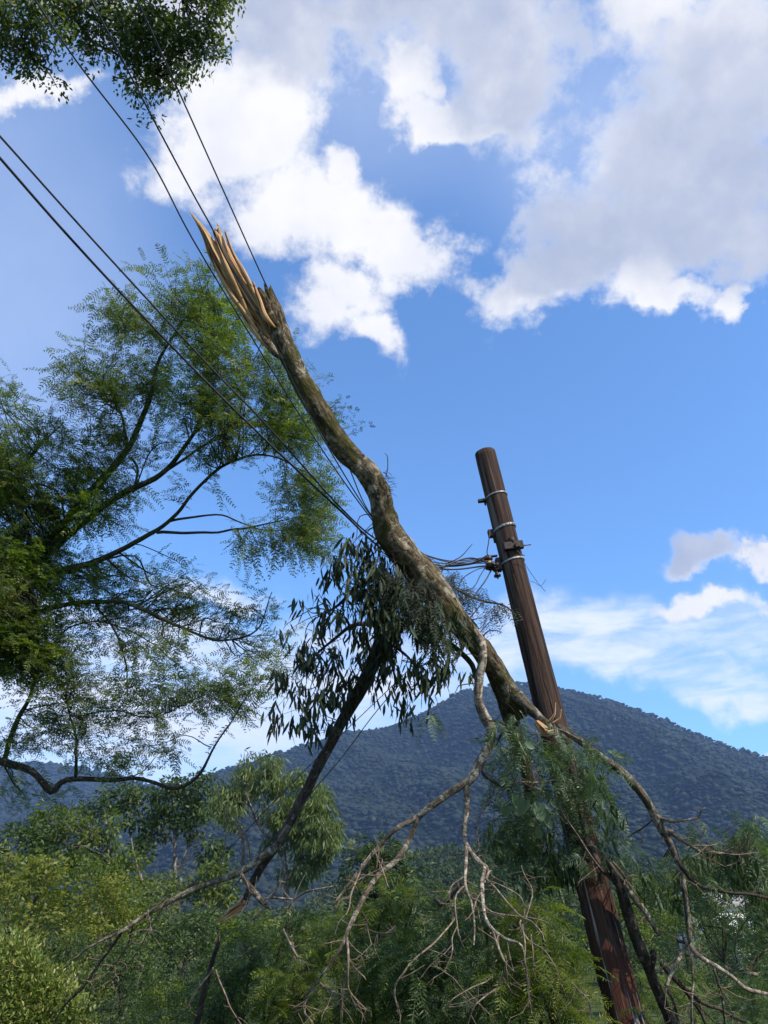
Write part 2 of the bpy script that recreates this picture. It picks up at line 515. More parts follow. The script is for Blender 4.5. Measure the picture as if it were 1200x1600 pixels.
class Acc:
    """collects several shells into one mesh"""
    def __init__(self):
        self.V, self.Q, self.T, self.B, self.n = [], [], [], [], 0

    def add(self, V, Q, T=None, bc=None):
        self.V.append(V)
        self.Q.append(np.asarray(Q).reshape(-1, 4) + self.n)
        if T is not None and len(T):
            self.T.append(np.asarray(T) + self.n)
        self.B.append(bc if bc is not None else V)
        self.n += len(V)

    def build(self, name, material, root=None, smooth=True, kind=None, label=None):
        V = np.vstack(self.V)
        if root is not None:
            V = V - orig(root)
        me = mesh_from(name, V, np.vstack(self.Q), barkco=np.vstack(self.B), smooth=smooth, T=np.vstack(self.T) if self.T else None)
        return link(name, me, material, root, kind, label=label)


NODES = {}          # limb nodes of the tree being built: lists of (xyz r)


def px_path(pts, place=P, step_px=14, wscale=1.0):
    """pts rows (x, y, depth, width px) -> path of xyz + radius"""
    rows = []
    for x, y, d, w in pts:
        p = place(x, y, d)
        depth = (p - CAM) @ FWD
        rows.append([*p, w / 2 / FPX * depth * wscale])
    rows = np.array(rows)
    depth = (rows[:, :3] - CAM) @ FWD
    return catmull(rows, step_px / FPX * depth.mean())


def wiggle(path, amp, freq=3.0, seed=0):
    out = path.copy()
    for i in range(1, len(path) - 1):
        q = Vector(path[i, :3]) * freq + Vector((seed * 7.3, seed * 1.3, 0))
        v = mnoise.noise_vector(q)
        out[i, :3] += np.array(v) * amp
    return out


def limb(name, pts, material, root, sides=10, lump=0.12, place=P, key=None, wig=0.0, label=None, ragged=0.0, step_px=12, seed=0, smooth=True, ls=6.0):
    pth = px_path(pts, place, step_px)
    if wig:
        pth = wiggle(pth, wig, seed=seed)
    if key:
        NODES.setdefault(key, []).append(pth)
    a = Acc()
    a.add(*tube(pth, sides, lump, ragged, seed=seed, lump_scale=ls))
    return a.build(name, material, root, smooth=smooth, label=label)


# ------------------------------------------------------------------ foliage generators (vectorised)
def rhomb(base, d, nrm, L, Wd, mid=0.45):
    """one quad per leaflet"""
    side = unit(np.cross(nrm, d))
    m = base + d * (L * mid)[:, None]
    V = np.stack([base, m + side * (Wd / 2)[:, None], base + d * L[:, None], m - side * (Wd / 2)[:, None]], 1).reshape(-1, 3)
    return V


def lance(base, d, nrm, L, Wd, fold=0.25):
    """two quads per leaf, folded on the midrib, tip bent"""
    side = unit(np.cross(nrm, d))
    n2 = unit(np.cross(d, side))
    b0 = base
    r1 = base + d * (L * .28)[:, None] + side * (Wd * .42)[:, None] + n2 * (Wd * fold)[:, None]
    r2 = base + d * (L * .68)[:, None] + side * (Wd * .40)[:, None] + n2 * (Wd * fold)[:, None]
    tp = base + d * L[:, None] + n2 * (L * .06)[:, None]
    l2 = base + d * (L * .68)[:, None] - side * (Wd * .40)[:, None] + n2 * (Wd * fold)[:, None]
    l1 = base + d * (L * .28)[:, None] - side * (Wd * .42)[:, None] + n2 * (Wd * fold)[:, None]
    return np.stack([b0, r1, r2, tp, l2, l1], 1).reshape(-1, 3)


def quads(n):
    return np.arange(n * 4).reshape(-1, 4)


def lance_quads(n):
    b_ = np.arange(n)[:, None] * 6
    return np.concatenate([b_ + [0, 1, 2, 3], b_ + [0, 3, 4, 5]], 1).reshape(-1, 4)


def randdir(n):
    return unit(rng.normal(size=(n, 3)))


DOWN = np.array([0, 0, -1.0])


def pinnate(Pn, D, L, pairs, ll, lw, droop=0.3, taper=True, rach=0.0):
    """feather leaves: Pn, D (n,3), L (n,). leaflets ll/lw as a share of L"""
    n = len(Pn)
    t = (np.arange(pairs) + 0.7) / pairs
    pos = Pn[:, None] + D[:, None] * (L[:, None, None] * t[None, :, None]) + DOWN * (droop * L[:, None, None] * (t ** 2)[None, :, None])
    tan = unit(D[:, None] + DOWN * (2 * droop * t)[None, :, None])
    rup = unit(rng.normal(size=(n, 3)) * 0.5 + np.array([0, 0, 1.0]))
    side = unit(np.cross(tan, np.repeat(rup[:, None], pairs, 1)))
    nrm = np.cross(side, tan)
    Vs = []
    for sgn in (-1, 1):
        dd = unit(side * sgn * 0.9 + tan * 0.55 + DOWN * 0.25 * rng.uniform(0, 1, (n, pairs, 1)) + rng.normal(size=(n, pairs, 3)) * 0.12)
        prof = (np.sin((t * 0.80 + 0.13) * math.pi) ** 0.6 if taper else np.ones(pairs))
        LL = (L[:, None] * ll * prof[None]) * rng.uniform(0.8, 1.15, (n, pairs))
        WW = LL * 0 + (L[:, None] * lw)
        nn = unit(nrm + rng.normal(size=(n, pairs, 3)) * 0.35)
        Vs.append(rhomb(pos.reshape(-1, 3), dd.reshape(-1, 3), nn.reshape(-1, 3), LL.ravel(), WW.ravel()))
    tint = np.repeat(rng.uniform(0, 1, n), pairs)
    tint = np.clip(np.concatenate([tint, tint]) + rng.normal(size=2 * n * pairs) * 0.08, 0, 1)
    if rach:
        k = 3
        tt = np.linspace(0, 1, k + 1)
        c = Pn[:, None] + D[:, None] * (L[:, None, None] * tt[None, :, None]) + DOWN * (droop * L[:, None, None] * (tt ** 2)[None, :, None])
        w = side[:, :1] * (L[:, None, None] * rach)
        for i in range(k):
            Vs.append(np.stack([c[:, i] - w[:, 0], c[:, i] + w[:, 0], c[:, i + 1] + w[:, 0] * .6, c[:, i + 1] - w[:, 0] * .6], 1).reshape(-1, 3))
        tint = np.concatenate([tint, np.full(n * k, 0.85)])
    return np.vstack(Vs), tint


def clumps(clusters, place, per, spread=1.0, dthick=1.0):
    """clusters rows (x,y,rx,ry,dens[,d]); returns clump centres and their cluster index. per = clumps per 1000 px2"""
    out = []
    for c in clusters:
        x, y, rx, ry, dens, d = c
        n = max(1, int(rx * ry * math.pi * dens * per / 1000 + rng.random()))
        u = randdir(n) * (rng.random((n, 1)) ** 0.40)
        for k in range(n):
            p = place(x, y, d)
            dep = (p - CAM) @ FWD
            dd = u[k, 2] * (rx + ry) / 2 / FPX * dep * dthick
            out.append(place(x + u[k, 0] * rx * spread, y + u[k, 1] * ry * spread, d + dd))
    return np.array(out)


def twigs_to(cl, key, r0=0.006, sag=0.0, maxn=None, back=0.25, amp=0.12):
    """thin twigs from the nearest limb node (a bit nearer the limb's root) to every clump; returns an Acc"""
    allp = NODES[key]
    pts = np.vstack([p for p in allp])
    lim = np.concatenate([[i] * len(p) for i, p in enumerate(allp)])
    pos = np.concatenate([np.arange(len(p)) for p in allp])
    a = Acc()
    paths = []
    for c in (cl if maxn is None else cl[:maxn]):
        d = np.linalg.norm(pts[:, :3] - c, axis=1)
        k = int(np.argmin(d))
        i = lim[k]
        j = max(0, int(pos[k] - back * d[k] / max(1e-6, np.linalg.norm(allp[i][1, :3] - allp[i][0, :3]))))
        q = allp[i][j]
        L = np.linalg.norm(c - q[:3])
        if L < 0.02:
            continue
        mid1 = q[:3] * .66 + c * .34 + rng.normal(size=3) * L * amp + DOWN * sag * L * -0.4
        mid2 = q[:3] * .33 + c * .67 + rng.normal(size=3) * L * amp + DOWN * sag * L * -0.5
        rr = min(q[3] * 0.6, r0 * (0.5 + L))
        path = catmull(np.array([[*q[:3], rr], [*mid1, rr * .75], [*mid2, rr * .5], [*c, rr * .25]]), L / 7)
        paths.append(path)
        a.add(*tube(path, 4, cap=False))
    NODES[key] = allp
    return a, paths


def sprays_at(cl, per, rad, Lm, up=0.2, out_from=None):
    """base points and directions of sprays round clump centres"""
    n = len(cl) * per
    c = np.repeat(cl, per, 0)
    u = randdir(n)
    base = c + u * rad * rng.random((n, 1)) ** 0.5 * np.array([1, 1, 0.6])
    D = unit(u * np.array([1, 1, 0.45]) + np.array([0, 0, up]) + rng.normal(size=(n, 3)) * 0.25)
    return base, D, Lm * rng.uniform(0.6, 1.25, n)


def foliage_obj(name, V, tint, material, root, kindq='q', label=None):
    V = V - orig(root)
    n = len(V) // (4 if kindq == 'q' else 6)
    Q = quads(n) if kindq == 'q' else lance_quads(n)
    if kindq != 'q':
        tint = np.repeat(tint, 2)
    me = mesh_from(name, V, Q, tint=tint)
    return link(name, me, material, root, kind='stuff', label=label)

# ================================================================== SETTING
# ------------------------------------------------------------------ ground: one sheet out to the horizon
def build_ground():
    r = np.concatenate([np.linspace(0.0, 40, 41), np.geomspace(44, 9000, 40)])
    a = np.linspace(0, 2 * math.pi, 97)[:-1]
    V, Q = [], []
    for ri in r:
        for aj in a:
            x, y = ri * math.sin(aj), ri * math.cos(aj)
            z = 0.10 * mnoise.noise(Vector((x * .35, y * .35, 0))) + 0.25 * mnoise.noise(Vector((x * .08, y * .08, 3))) * min(1, ri / 10)
            V.append((x, y, z - 0.06))
    n, m = len(r), len(a)
    for i in range(n - 1):
        for j in range(m):
            Q.append((i * m + j, i * m + (j + 1) % m, (i + 1) * m + (j + 1) % m, (i + 1) * m + j))
    return link('ground', mesh_from('ground', V, Q, smooth=True), M['ground'], kind='structure')


build_ground()


# ------------------------------------------------------------------ mountains and hill
def az_el(x, y):
    v = DIR(x, y)
    return math.atan2(v[0], v[1]), math.atan2(v[2], math.hypot(v[0], v[1]))


class Terrain:
    def __init__(self, outline, r0, r1, r2, power, spur, seed, drop=0.6, less=0.0):
        ae = sorted(az_el(x, y) for x, y in outline)
        self.az = np.array([a for a, e in ae])
        self.H = np.array([CAM[2] + r1 * math.tan(e) - less for a, e in ae])
        self.r0, self.r1, self.r2, self.pw, self.spur, self.seed, self.drop = r0, r1, r2, power, spur, seed, drop

    def height(self, az, r):
        H = float(np.interp(az, self.az, self.H))
        u = (r - self.r0) / (self.r1 - self.r0)
        x, y = r * math.sin(az), r * math.cos(az)
        if u <= 0:
            return -3.0
        if u < 1:
            s = u ** self.pw
            n = (mnoise.noise(Vector((az * 9 + self.seed + u * 2.2, u * 2.3, 0))) + 0.6 * mnoise.noise(Vector((x * .0042, y * .0042, self.seed)))
                 + 0.25 * mnoise.noise(Vector((x * .013, y * .013, 0))))
            return H * s + self.spur * n * (4 * s * (1 - s)) ** 0.8 - 2
        return H * (1 - self.drop * (r - self.r1) / (self.r2 - self.r1)) - 2

    def mesh(self, name, na, nr, material):
        A = np.linspace(self.az[0], self.az[-1], na)
        Rr = np.linspace(self.r0 * 0.98, self.r2, nr)
        V = []
        for r in Rr:
            for a in A:
                V.append((r * math.sin(a), r * math.cos(a), self.height(a, r)))
        i, j = np.meshgrid(np.arange(nr - 1), np.arange(na - 1), indexing='ij')
        k = i * na + j
        Q = np.stack([k, k + 1, k + na + 1, k + na], -1).reshape(-1, 4)
        return link(name, mesh_from(name, V, Q, smooth=True), material, kind='structure')

    def spots(self, n, lo=0.0, a0=None, a1=None):
        out = []
        a0 = self.az[0] if a0 is None else a0
        a1 = self.az[-1] if a1 is None else a1
        for _ in range(n):
            az = random.uniform(a0, a1)
            t = random.uniform(lo, 1.015)
            r = self.r0 + (self.r1 - self.r0) * (t ** (1 / self.pw) if t < 1 else 1 + (t - 1) * 2)
            out.append((r * math.sin(az), r * math.cos(az), self.height(az, r)))
        return np.array(out)


main_outline = [(-900, 1380), (-300, 1330), (-100, 1300), (100, 1262), (250, 1235), (330, 1206), (400, 1183), (440, 1168), (480, 1158), (540, 1146), (600, 1134), (640, 1120),
                (680, 1098), (715, 1078), (755, 1066), (800, 1062), (840, 1064), (880, 1072), (930, 1082), (1000, 1103), (1060, 1128), (1130, 1158), (1200, 1178),
                (1350, 1215), (1600, 1280), (2200, 1340)]
far_outline = [(-1500, 1200), (-700, 1150), (-300, 1160), (-100, 1178), (0, 1186), (100, 1190), (170, 1203), (230, 1219), (270, 1229), (330, 1240), (500, 1280), (900, 1320)]
hill_outline = [(-900, 1430), (-200, 1425), (100, 1424), (350, 1424), (470, 1412), (530, 1380), (580, 1352), (620, 1330), (680, 1312), (760, 1308), (900, 1326), (1000, 1332), (1100, 1338), (1200, 1335),
                (1500, 1330), (2100, 1380)]
T_main = Terrain(main_outline, 800, 2500, 3300, 1.35, 120, 3.0, less=9)
T_far = Terrain(far_outline, 2000, 3700, 4300, 1.3, 80, 9.0, less=9)
T_hill = Terrain(hill_outline, 200, 430, 560, 1.2, 4, 21.0, less=7)
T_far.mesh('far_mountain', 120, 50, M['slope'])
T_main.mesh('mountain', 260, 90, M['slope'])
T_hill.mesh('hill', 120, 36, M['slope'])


# low-poly tree crowns over the slopes, too many and too far to count
def ico():
    p = (1 + 5 ** .5) / 2
    v = np.array([(-1, p, 0), (1, p, 0), (-1, -p, 0), (1, -p, 0), (0, -1, p), (0, 1, p), (0, -1, -p), (0, 1, -p), (p, 0, -1), (p, 0, 1), (-p, 0, -1), (-p, 0, 1)])
    f = np.array([(0, 11, 5), (0, 5, 1), (0, 1, 7), (0, 7, 10), (0, 10, 11), (1, 5, 9), (5, 11, 4), (11, 10, 2), (10, 7, 6), (7, 1, 8),
                  (3, 9, 4), (3, 4, 2), (3, 2, 6), (3, 6, 8), (3, 8, 9), (4, 9, 5), (2, 4, 11), (6, 2, 10), (8, 6, 7), (9, 8, 1)])
    return unit(v), f


def crown_field(name, T, n, size, lo=0.0, a0=None, a1=None, label=None):
    sp = T.spots(n, lo, a0, a1)
    v, f = ico()
    sc = size * rng.lognormal(0, 0.5, (n, 1, 1)).clip(.4, 2.6)
    V = v[None] * (1 + rng.normal(size=(n, 12, 1)) * 0.3) * sc * np.array([1, 1, 0.62]) + sp[:, None] + np.array([0, 0, size * .4])
    F = (f[None] + np.arange(n)[:, None, None] * 12).reshape(-1, 3)
    tint = np.repeat(np.clip(rng.beta(1.6, 2.2, n), 0, 1), 20)
    me = mesh_from(name, V.reshape(-1, 3), None, tint=tint, T=F)
    o = link(name, me, M['woods'], kind='stuff')
    o['label'] = label
    return o


a_l, a_r = math.radians(-38), math.radians(38)
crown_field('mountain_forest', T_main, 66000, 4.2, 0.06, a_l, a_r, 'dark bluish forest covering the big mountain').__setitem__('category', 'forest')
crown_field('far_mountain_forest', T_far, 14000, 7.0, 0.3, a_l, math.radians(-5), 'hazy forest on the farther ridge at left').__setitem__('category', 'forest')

# wood on the near hill: leafy crowns, one mass
sp = T_hill.spots(1500, 0.05, math.radians(-36), math.radians(36))
N_L = 75
c = np.repeat(sp, N_L, 0)
szs = np.repeat(rng.uniform(3.0, 5.6, len(sp)), N_L)
u = randdir(len(c))
u[:, 2] = np.abs(u[:, 2]) * 1.1 - 0.15
pos = c + u * szs[:, None] * rng.uniform(0.75, 1.1, (len(c), 1)) + np.array([0, 0, 3.0])
dd = unit(u + rng.normal(size=u.shape) * 0.8)
V = rhomb(pos, dd, unit(np.cross(dd, randdir(len(dd)))), rng.uniform(1.0, 1.9, len(c)), rng.uniform(0.8, 1.4, len(c)))
wood_tint = np.clip(np.repeat(rng.uniform(0, 0.8, len(sp)), N_L) + rng.normal(size=len(c)) * .1, 0, 1)
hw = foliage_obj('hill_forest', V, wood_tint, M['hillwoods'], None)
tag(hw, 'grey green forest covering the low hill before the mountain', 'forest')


# ------------------------------------------------------------------ background trees: prototypes and copies
def crown_mesh(name, w, h, lobes, per, leaf, seed, droop=0.0, hollow=0.55):
    r_ = np.random.default_rng(seed)
    cs, rs = [], []
    for k in range(lobes):
        t = r_.uniform(0, 1)
        prof = math.sin(math.pi * (0.18 + 0.72 * t)) ** 0.8
        an = r_.uniform(0, 2 * math.pi)
        rad = w * 0.5 * prof * r_.uniform(0.2, 1.0)
        cs.append((rad * math.cos(an), rad * math.sin(an), h * t))
        rs.append(w * r_.uniform(0.07, 0.155))
    cs, rs = np.array(cs), np.array(rs)
    n = lobes * per
    c_ = np.repeat(cs, per, 0)
    rr = np.repeat(rs, per)
    u_ = unit(r_.normal(size=(n, 3)))
    pos_ = c_ + u_ * (rr * r_.uniform(hollow, 1.12, n))[:, None] * np.array([1, 1, 0.75])
    d_ = unit(u_ * 0.8 + r_.normal(size=(n, 3)) * 0.7 + DOWN * droop)
    nn = unit(np.cross(d_, unit(r_.normal(size=(n, 3)))))
    L_ = leaf * r_.uniform(0.7, 1.5, n)
    V_ = rhomb(pos_, d_, nn, L_, L_ * (0.5 if droop < 1 else 0.28))
    tint_ = np.clip(np.repeat(r_.uniform(0.0, 0.85, lobes), per) + r_.normal(size=n) * .15, 0, 1)
    return mesh_from(name, V_, quads(n), tint=tint_), cs


def trunk_acc(h, cs, r, seed, n_limbs=9):
    a_ = Acc()
    r_ = random.Random(seed)
    path = catmull(np.array([[0, 0, -0.3, r * 1.25], [r_.uniform(-.2, .2), r_.uniform(-.2, .2), h * .35, r * .85], [r_.uniform(-.4, .4), r_.uniform(-.4, .4), h * .7, r * .5],
                             [r_.uniform(-.5, .5), r_.uniform(-.5, .5), h * .98, r * .12]]), h / 12)
    a_.add(*tube(path, 7, 0.12, seed=seed))
    for k in range(min(n_limbs, len(cs))):
        c_ = cs[k]
        j = min(len(path) - 2, max(2, int(len(path) * (c_[2] / h * .6 + .12))))
        q = path[j]
        m_ = q[:3] * .5 + c_ * .5 + np.array([0, 0, -0.04 * h])
        a_.add(*tube(catmull(np.array([[*q[:3], q[3] * .5], [*m_, q[3] * .3], [*c_, q[3] * .08]]), h / 10), 4, cap=False))
    return a_


def proto(name, w, h0, h1, lobes, per, leaf, seed, lm, bm, droop=0.0, r=0.16):
    cm, cs = crown_mesh(name + '_crown', w, h1 - h0, lobes, per, leaf, seed, droop)
    cs = cs + np.array([0, 0, h0])
    co_ = np.zeros(len(cm.vertices) * 3, dtype=np.float32)
    cm.vertices.foreach_get('co', co_)
    co_ = co_.reshape(-1, 3)
    co_[:, 2] += h0
    cm.vertices.foreach_set('co', co_.ravel())
    cm.materials.append(lm)
    a_ = trunk_acc(h1, cs, r, seed)
    tm = mesh_from(name + '_trunk', np.vstack(a_.V), np.vstack(a_.Q), barkco=np.vstack(a_.B), smooth=True, T=np.vstack(a_.T))
    tm.materials.append(bm)
    return cm, tm


PROTO = {
    'round': proto('round', 6.5, 2.2, 8.5, 46, 130, 0.21, 1, M['mid'], M['grey_bark']),
    'dark': proto('dark', 5.5, 1.6, 9.5, 48, 130, 0.20, 2, M['deep'], M['dark_bark']),
    'gold': proto('gold', 5.5, 1.2, 6.5, 42, 120, 0.17, 3, M['gold'], M['green_bark']),
    'tall': proto('tall', 4.2, 3.0, 12.0, 42, 130, 0.20, 4, M['willow'], M['grey_bark'], 1.2),
    'round_b': proto('round_b', 7.0, 1.0, 6.5, 50, 120, 0.19, 5, M['mid'], M['green_bark']),
    'dark_b': proto('dark_b', 7.0, 0.8, 6.2, 50, 120, 0.18, 6, M['deep'], M['dark_bark']),
}


def put_tree(kind, px, ptop, Y, label, group, name='tree', wide=1.0, cat='tree'):
    """stand a copy of a prototype on the ground so that its top reaches photo row ptop"""
    cm, tm = PROTO[kind]
    top = PY(px, ptop, Y)
    h = {'round': 8.5, 'dark': 9.5, 'gold': 6.5, 'tall': 12.0, 'round_b': 6.5, 'dark_b': 6.2}[kind]
    s = top[2] / h
    root = thing(name, (top[0], Y, 0), label, cat, group)
    root.rotation_euler = (0, 0, random.uniform(0, 6.28))
    root.scale = (s * wide, s * wide, s)
    for nm, me in (('crown', cm), ('trunk', tm)):
        o = bpy.data.objects.new(nm, me)
        COL.objects.link(o)
        o.parent = root
    return root


# belt of trees on the right, in front of the hill
RB = [('round', 1010, 1372, 62, 1.1), ('dark', 1190, 1320, 48, 1.2), ('round', 1090, 1352, 70, 1.2), ('round_b', 960, 1392, 46, 1.2), ('dark', 1150, 1362, 58, 1.0),
      ('round_b', 1060, 1420, 36, 1.1), ('dark', 880, 1395, 52, 1.1), ('dark_b', 1125, 1440, 30, 1.1), ('dark_b', 1195, 1455, 26, 1.0), ('dark_b', 985, 1478, 23, 1.0),
      ('round', 760, 1385, 60, 1.2), ('round_b', 690, 1398, 66, 1.2), ('dark_b', 640, 1412, 48, 1.1), ('dark', 1250, 1340, 42, 1.2), ('round_b', 1070, 1520, 19, 1.0),
      ('tall', 1108, 1405, 40, 0.9), ('dark_b', 1170, 1530, 16, 1.0), ('round_b', 820, 1400, 70, 1.2)]
RB_L = ['pale green round tree seen between the leaning pole and the right hand bent bough',
        'tall dark evergreen at the right edge behind the fronds',
        'wide green tree under the mountain right of the bent bough',
        'low spreading tree just right of the lower pole',
        'dark upright tree behind the bough that points right',
        'rounded bush like tree behind the fork of the hanging bough',
        'dark tree hidden behind the fronds at the pole',
        'dark low tree below the pale house roof at right',
        'dark low tree at the right edge of the picture, below the horizontal bough',
        'small dark tree in the gap right of the red pole foot',
        'green tree behind the hanging twigs, in the middle below the mountain',
        'broad green tree at the foot of the low grey green hill',
        'dark bushy tree between the two hanging boughs',
        'dark tree partly outside the right edge',
        'small rounded tree at the bottom behind the vertical twig',
        'slim tree with drooping leaves right of the hanging bough',
        'small dark tree at the bottom right corner',
        'green tree behind the mass of broken fronds']
for (k, px, pt, Y, wd), lb in zip(RB, RB_L):
    put_tree(k, px, pt, Y, lb, 'trees standing between the road and the hill', 'background_tree', wd)

# left middle ground
LB = [('dark', 40, 1290, 34, 1.2, 'dark tree low at the left under the long bent bough'),
      ('round', 140, 1345, 30, 1.2, 'dense green tree left of the broken limb'),
      ('gold', 70, 1350, 21, 1.3, 'yellow green bushy tree at the left edge above the shrub'),
      ('gold', 175, 1378, 22, 1.0, 'yellow green bushy tree with golden tips beside the dark gap'),
      ('round_b', 225, 1385, 27, 1.2, 'green bushy tree behind the long side branch'),
      ('dark_b', 300, 1432, 20, 1.2, 'dark bushy tree below the long side branch'),
      ('round_b', 390, 1425, 24, 1.2, 'green bushy tree behind the torn stub'),
      ('dark_b', 200, 1478, 15, 1.0, 'dark bush like tree in the lower left hollow'),
      ('round_b', 470, 1425, 30, 1.1, 'green tree low behind the thin curved twig'),
      ('gold', -30, 1330, 24, 1.2, 'yellow green tree cut by the left edge'),
      ('dark_b', 110, 1470, 17, 0.9, 'round dark green tree behind the glossy shrub'),
      ('dark', 560, 1405, 34, 1.0, 'dark tree behind the crossing hanging boughs'),
      ('round_b', 260, 1530, 12.5, 0.9, 'low green tree at the bottom left of the middle'),
      ('dark_b', 380, 1515, 12.5, 0.9, 'low dark green tree at the bottom under the torn stub')]
for k, px, pt, Y, wd, lb in LB:
    put_tree(k, px, pt, Y, lb, 'bushy trees in the left middle ground', 'bushy_tree', wd)


# ------------------------------------------------------------------ traced trees of the left middle ground
def spray_tree(name, cat, label, base, limbs, clusters, place, material, bark, per_k, key, spray=None, group=None, mode='clump', leafL=0.2, nleaf=40, rad=0.6, droop=0.6,
               wratio=0.4, tw_r=0.006, thick=1.0):
    root = thing(name, base, label, cat, group)
    NODES[key] = []
    for i, (pts, nm) in enumerate(limbs):
        limb(nm, pts, bark, root, sides=8, place=place, key=key, wig=0.03, seed=i + 3, lump=0.1)
    cl = clumps(clusters, place, per_k, dthick=thick)
    a_, paths = twigs_to(cl, key, tw_r)
    a_.build('twigs', bark, root, kind='stuff')
    n = len(cl) * nleaf
    c_ = np.repeat(cl, nleaf, 0)
    u_ = randdir(n)
    pos_ = c_ + u_ * rad * (rng.random((n, 1)) ** 0.45) * np.array([1, 1, 0.75])
    d_ = unit(u_ * 0.6 + rng.normal(size=(n, 3)) * 0.5 + DOWN * droop)
    nn = unit(np.cross(d_, randdir(n)))
    L_ = leafL * rng.uniform(0.6, 1.35, n)
    V_ = rhomb(pos_, d_, nn, L_, L_ * wratio)
    ti = np.clip(np.repeat(rng.uniform(0.05, 0.8, len(cl)), nleaf) + rng.normal(size=n) * .13, 0, 1)
    foliage_obj('foliage', V_, ti, material, root)
    return root


def base_of(x, y, Y):
    p = PY(x, y, Y)
    return (p[0], p[1], 0.0)


Yg = 42
spray_tree('weeping_tree', 'tree', 'pale green weeping tree right of the dark slanting branch, before the mountain', base_of(455, 1480, Yg),
           [([(455, 1486, Yg, 12), (448, 1400, Yg, 9), (440, 1300, Yg, 6), (430, 1215, Yg, 3)], 'trunk'),
            ([(446, 1380, Yg, 6), (480, 1320, Yg, 4), (500, 1260, Yg + 1, 2)], 'branch'),
            ([(444, 1340, Yg, 6), (405, 1290, Yg, 4), (385, 1240, Yg - 1, 2)], 'branch')],
           [(420, 1215, 55, 30, .9, Yg), (380, 1235, 40, 30, .9, Yg + 1), (470, 1250, 45, 40, 1., Yg), (500, 1290, 30, 55, 1.1, Yg - 1), (440, 1290, 45, 40, .9, Yg), (475, 1350, 35, 45, .7, Yg),
            (515, 1310, 14, 30, .8, Yg), (355, 1260, 30, 40, .6, Yg), (400, 1190, 35, 14, .7, Yg)],
           PY, M['willow'], M['grey_bark'], 5.5, 'weep', leafL=0.36, nleaf=58, rad=0.5, droop=1.3, wratio=0.22, tw_r=0.004)
Yg = 48
spray_tree('bluish_tree', 'tree', 'darker tree with a straight pale trunk standing left of the weeping tree', base_of(272, 1470, Yg),
           [([(270, 1480, Yg, 9), (272, 1400, Yg, 7), (274, 1330, Yg, 6), (270, 1240, Yg, 3)], 'trunk'),
            ([(273, 1360, Yg, 4), (285, 1345, Yg, 3), (300, 1300, Yg, 2)], 'branch'),
            ([(273, 1320, Yg, 4), (235, 1270, Yg, 3), (200, 1240, Yg, 2)], 'branch')],
           [(270, 1245, 55, 28, 1., Yg), (200, 1245, 50, 25, .9, Yg), (300, 1275, 40, 35, 1., Yg), (235, 1285, 40, 30, .8, Yg), (155, 1265, 35, 30, .7, Yg + 1), (330, 1320, 30, 30, .8, Yg),
            (310, 1225, 40, 18, .8, Yg), (215, 1330, 35, 25, .6, Yg)],
           PY, M['deep'], M['grey_bark'], 5.0, 'blu', leafL=0.30, nleaf=55, rad=0.6, droop=0.5, wratio=0.4, tw_r=0.004)
Yg = 38
spray_tree('leafy_tree', 'tree', 'light green tree with a bare crooked limb, between left bough and dark tree', base_of(150, 1480, Yg),
           [([(150, 1490, Yg, 10), (160, 1400, Yg, 8), (170, 1340, Yg, 5), (165, 1280, Yg, 3)], 'trunk'),
            ([(232, 1400, Yg, 5), (218, 1365, Yg, 5), (208, 1330, Yg, 3), (205, 1310, Yg, 2)], 'branch')],
           [(100, 1290, 50, 30, .7, Yg), (160, 1300, 40, 30, .6, Yg), (110, 1340, 60, 30, .7, Yg), (190, 1350, 50, 30, .8, Yg), (60, 1310, 40, 40, .7, Yg), (240, 1380, 40, 22, .8, Yg),
            (330, 1370, 40, 25, .7, Yg), (320, 1400, 50, 20, .9, Yg)],
           PY, M['mid'], M['grey_bark'], 5.5, 'lf', leafL=0.24, nleaf=55, rad=0.5, droop=0.4, wratio=0.4, tw_r=0.004)


# a pale house glimpsed through the trees on the right
def build_house():
    Y = 112
    b = PY(1150, 1535, Y)
    root = thing('house', (b[0], Y, 0), 'pale house glimpsed through the foliage at the lower right', 'house')
    def box(nm, x0, x1, y0, y1, z0, z1, m_):
        v = [(x0, y0, z0), (x1, y0, z0), (x1, y1, z0), (x0, y1, z0), (x0, y0, z1), (x1, y0, z1), (x1, y1, z1), (x0, y1, z1)]
        q = [(0, 1, 5, 4), (1, 2, 6, 5), (2, 3, 7, 6), (3, 0, 4, 7), (4, 5, 6, 7), (0, 3, 2, 1)]
        return link(nm, mesh_from(nm, v, q), m_, root)
    box('wall', -4, 4, 0, 7, 0, 6.2, M['plaster'])
    v = [(-4.5, -.5, 6.2), (4.5, -.5, 6.2), (4.5, 7.5, 6.2), (-4.5, 7.5, 6.2), (-4.5, 3.5, 8.2), (4.5, 3.5, 8.2)]
    link('roof', mesh_from('roof', v, [(0, 1, 5, 4), (2, 3, 4, 5), (0, 3, 2, 1)], T=[(0, 4, 3), (1, 2, 5)]), M['rooftile'], root)
    for x in (-2.4, 0.0, 2.4):
        for z in (1.0, 3.8):
            box('window', x - .6, x + .6, -.04, .02, z, z + 1.2, M['window'])


build_house()

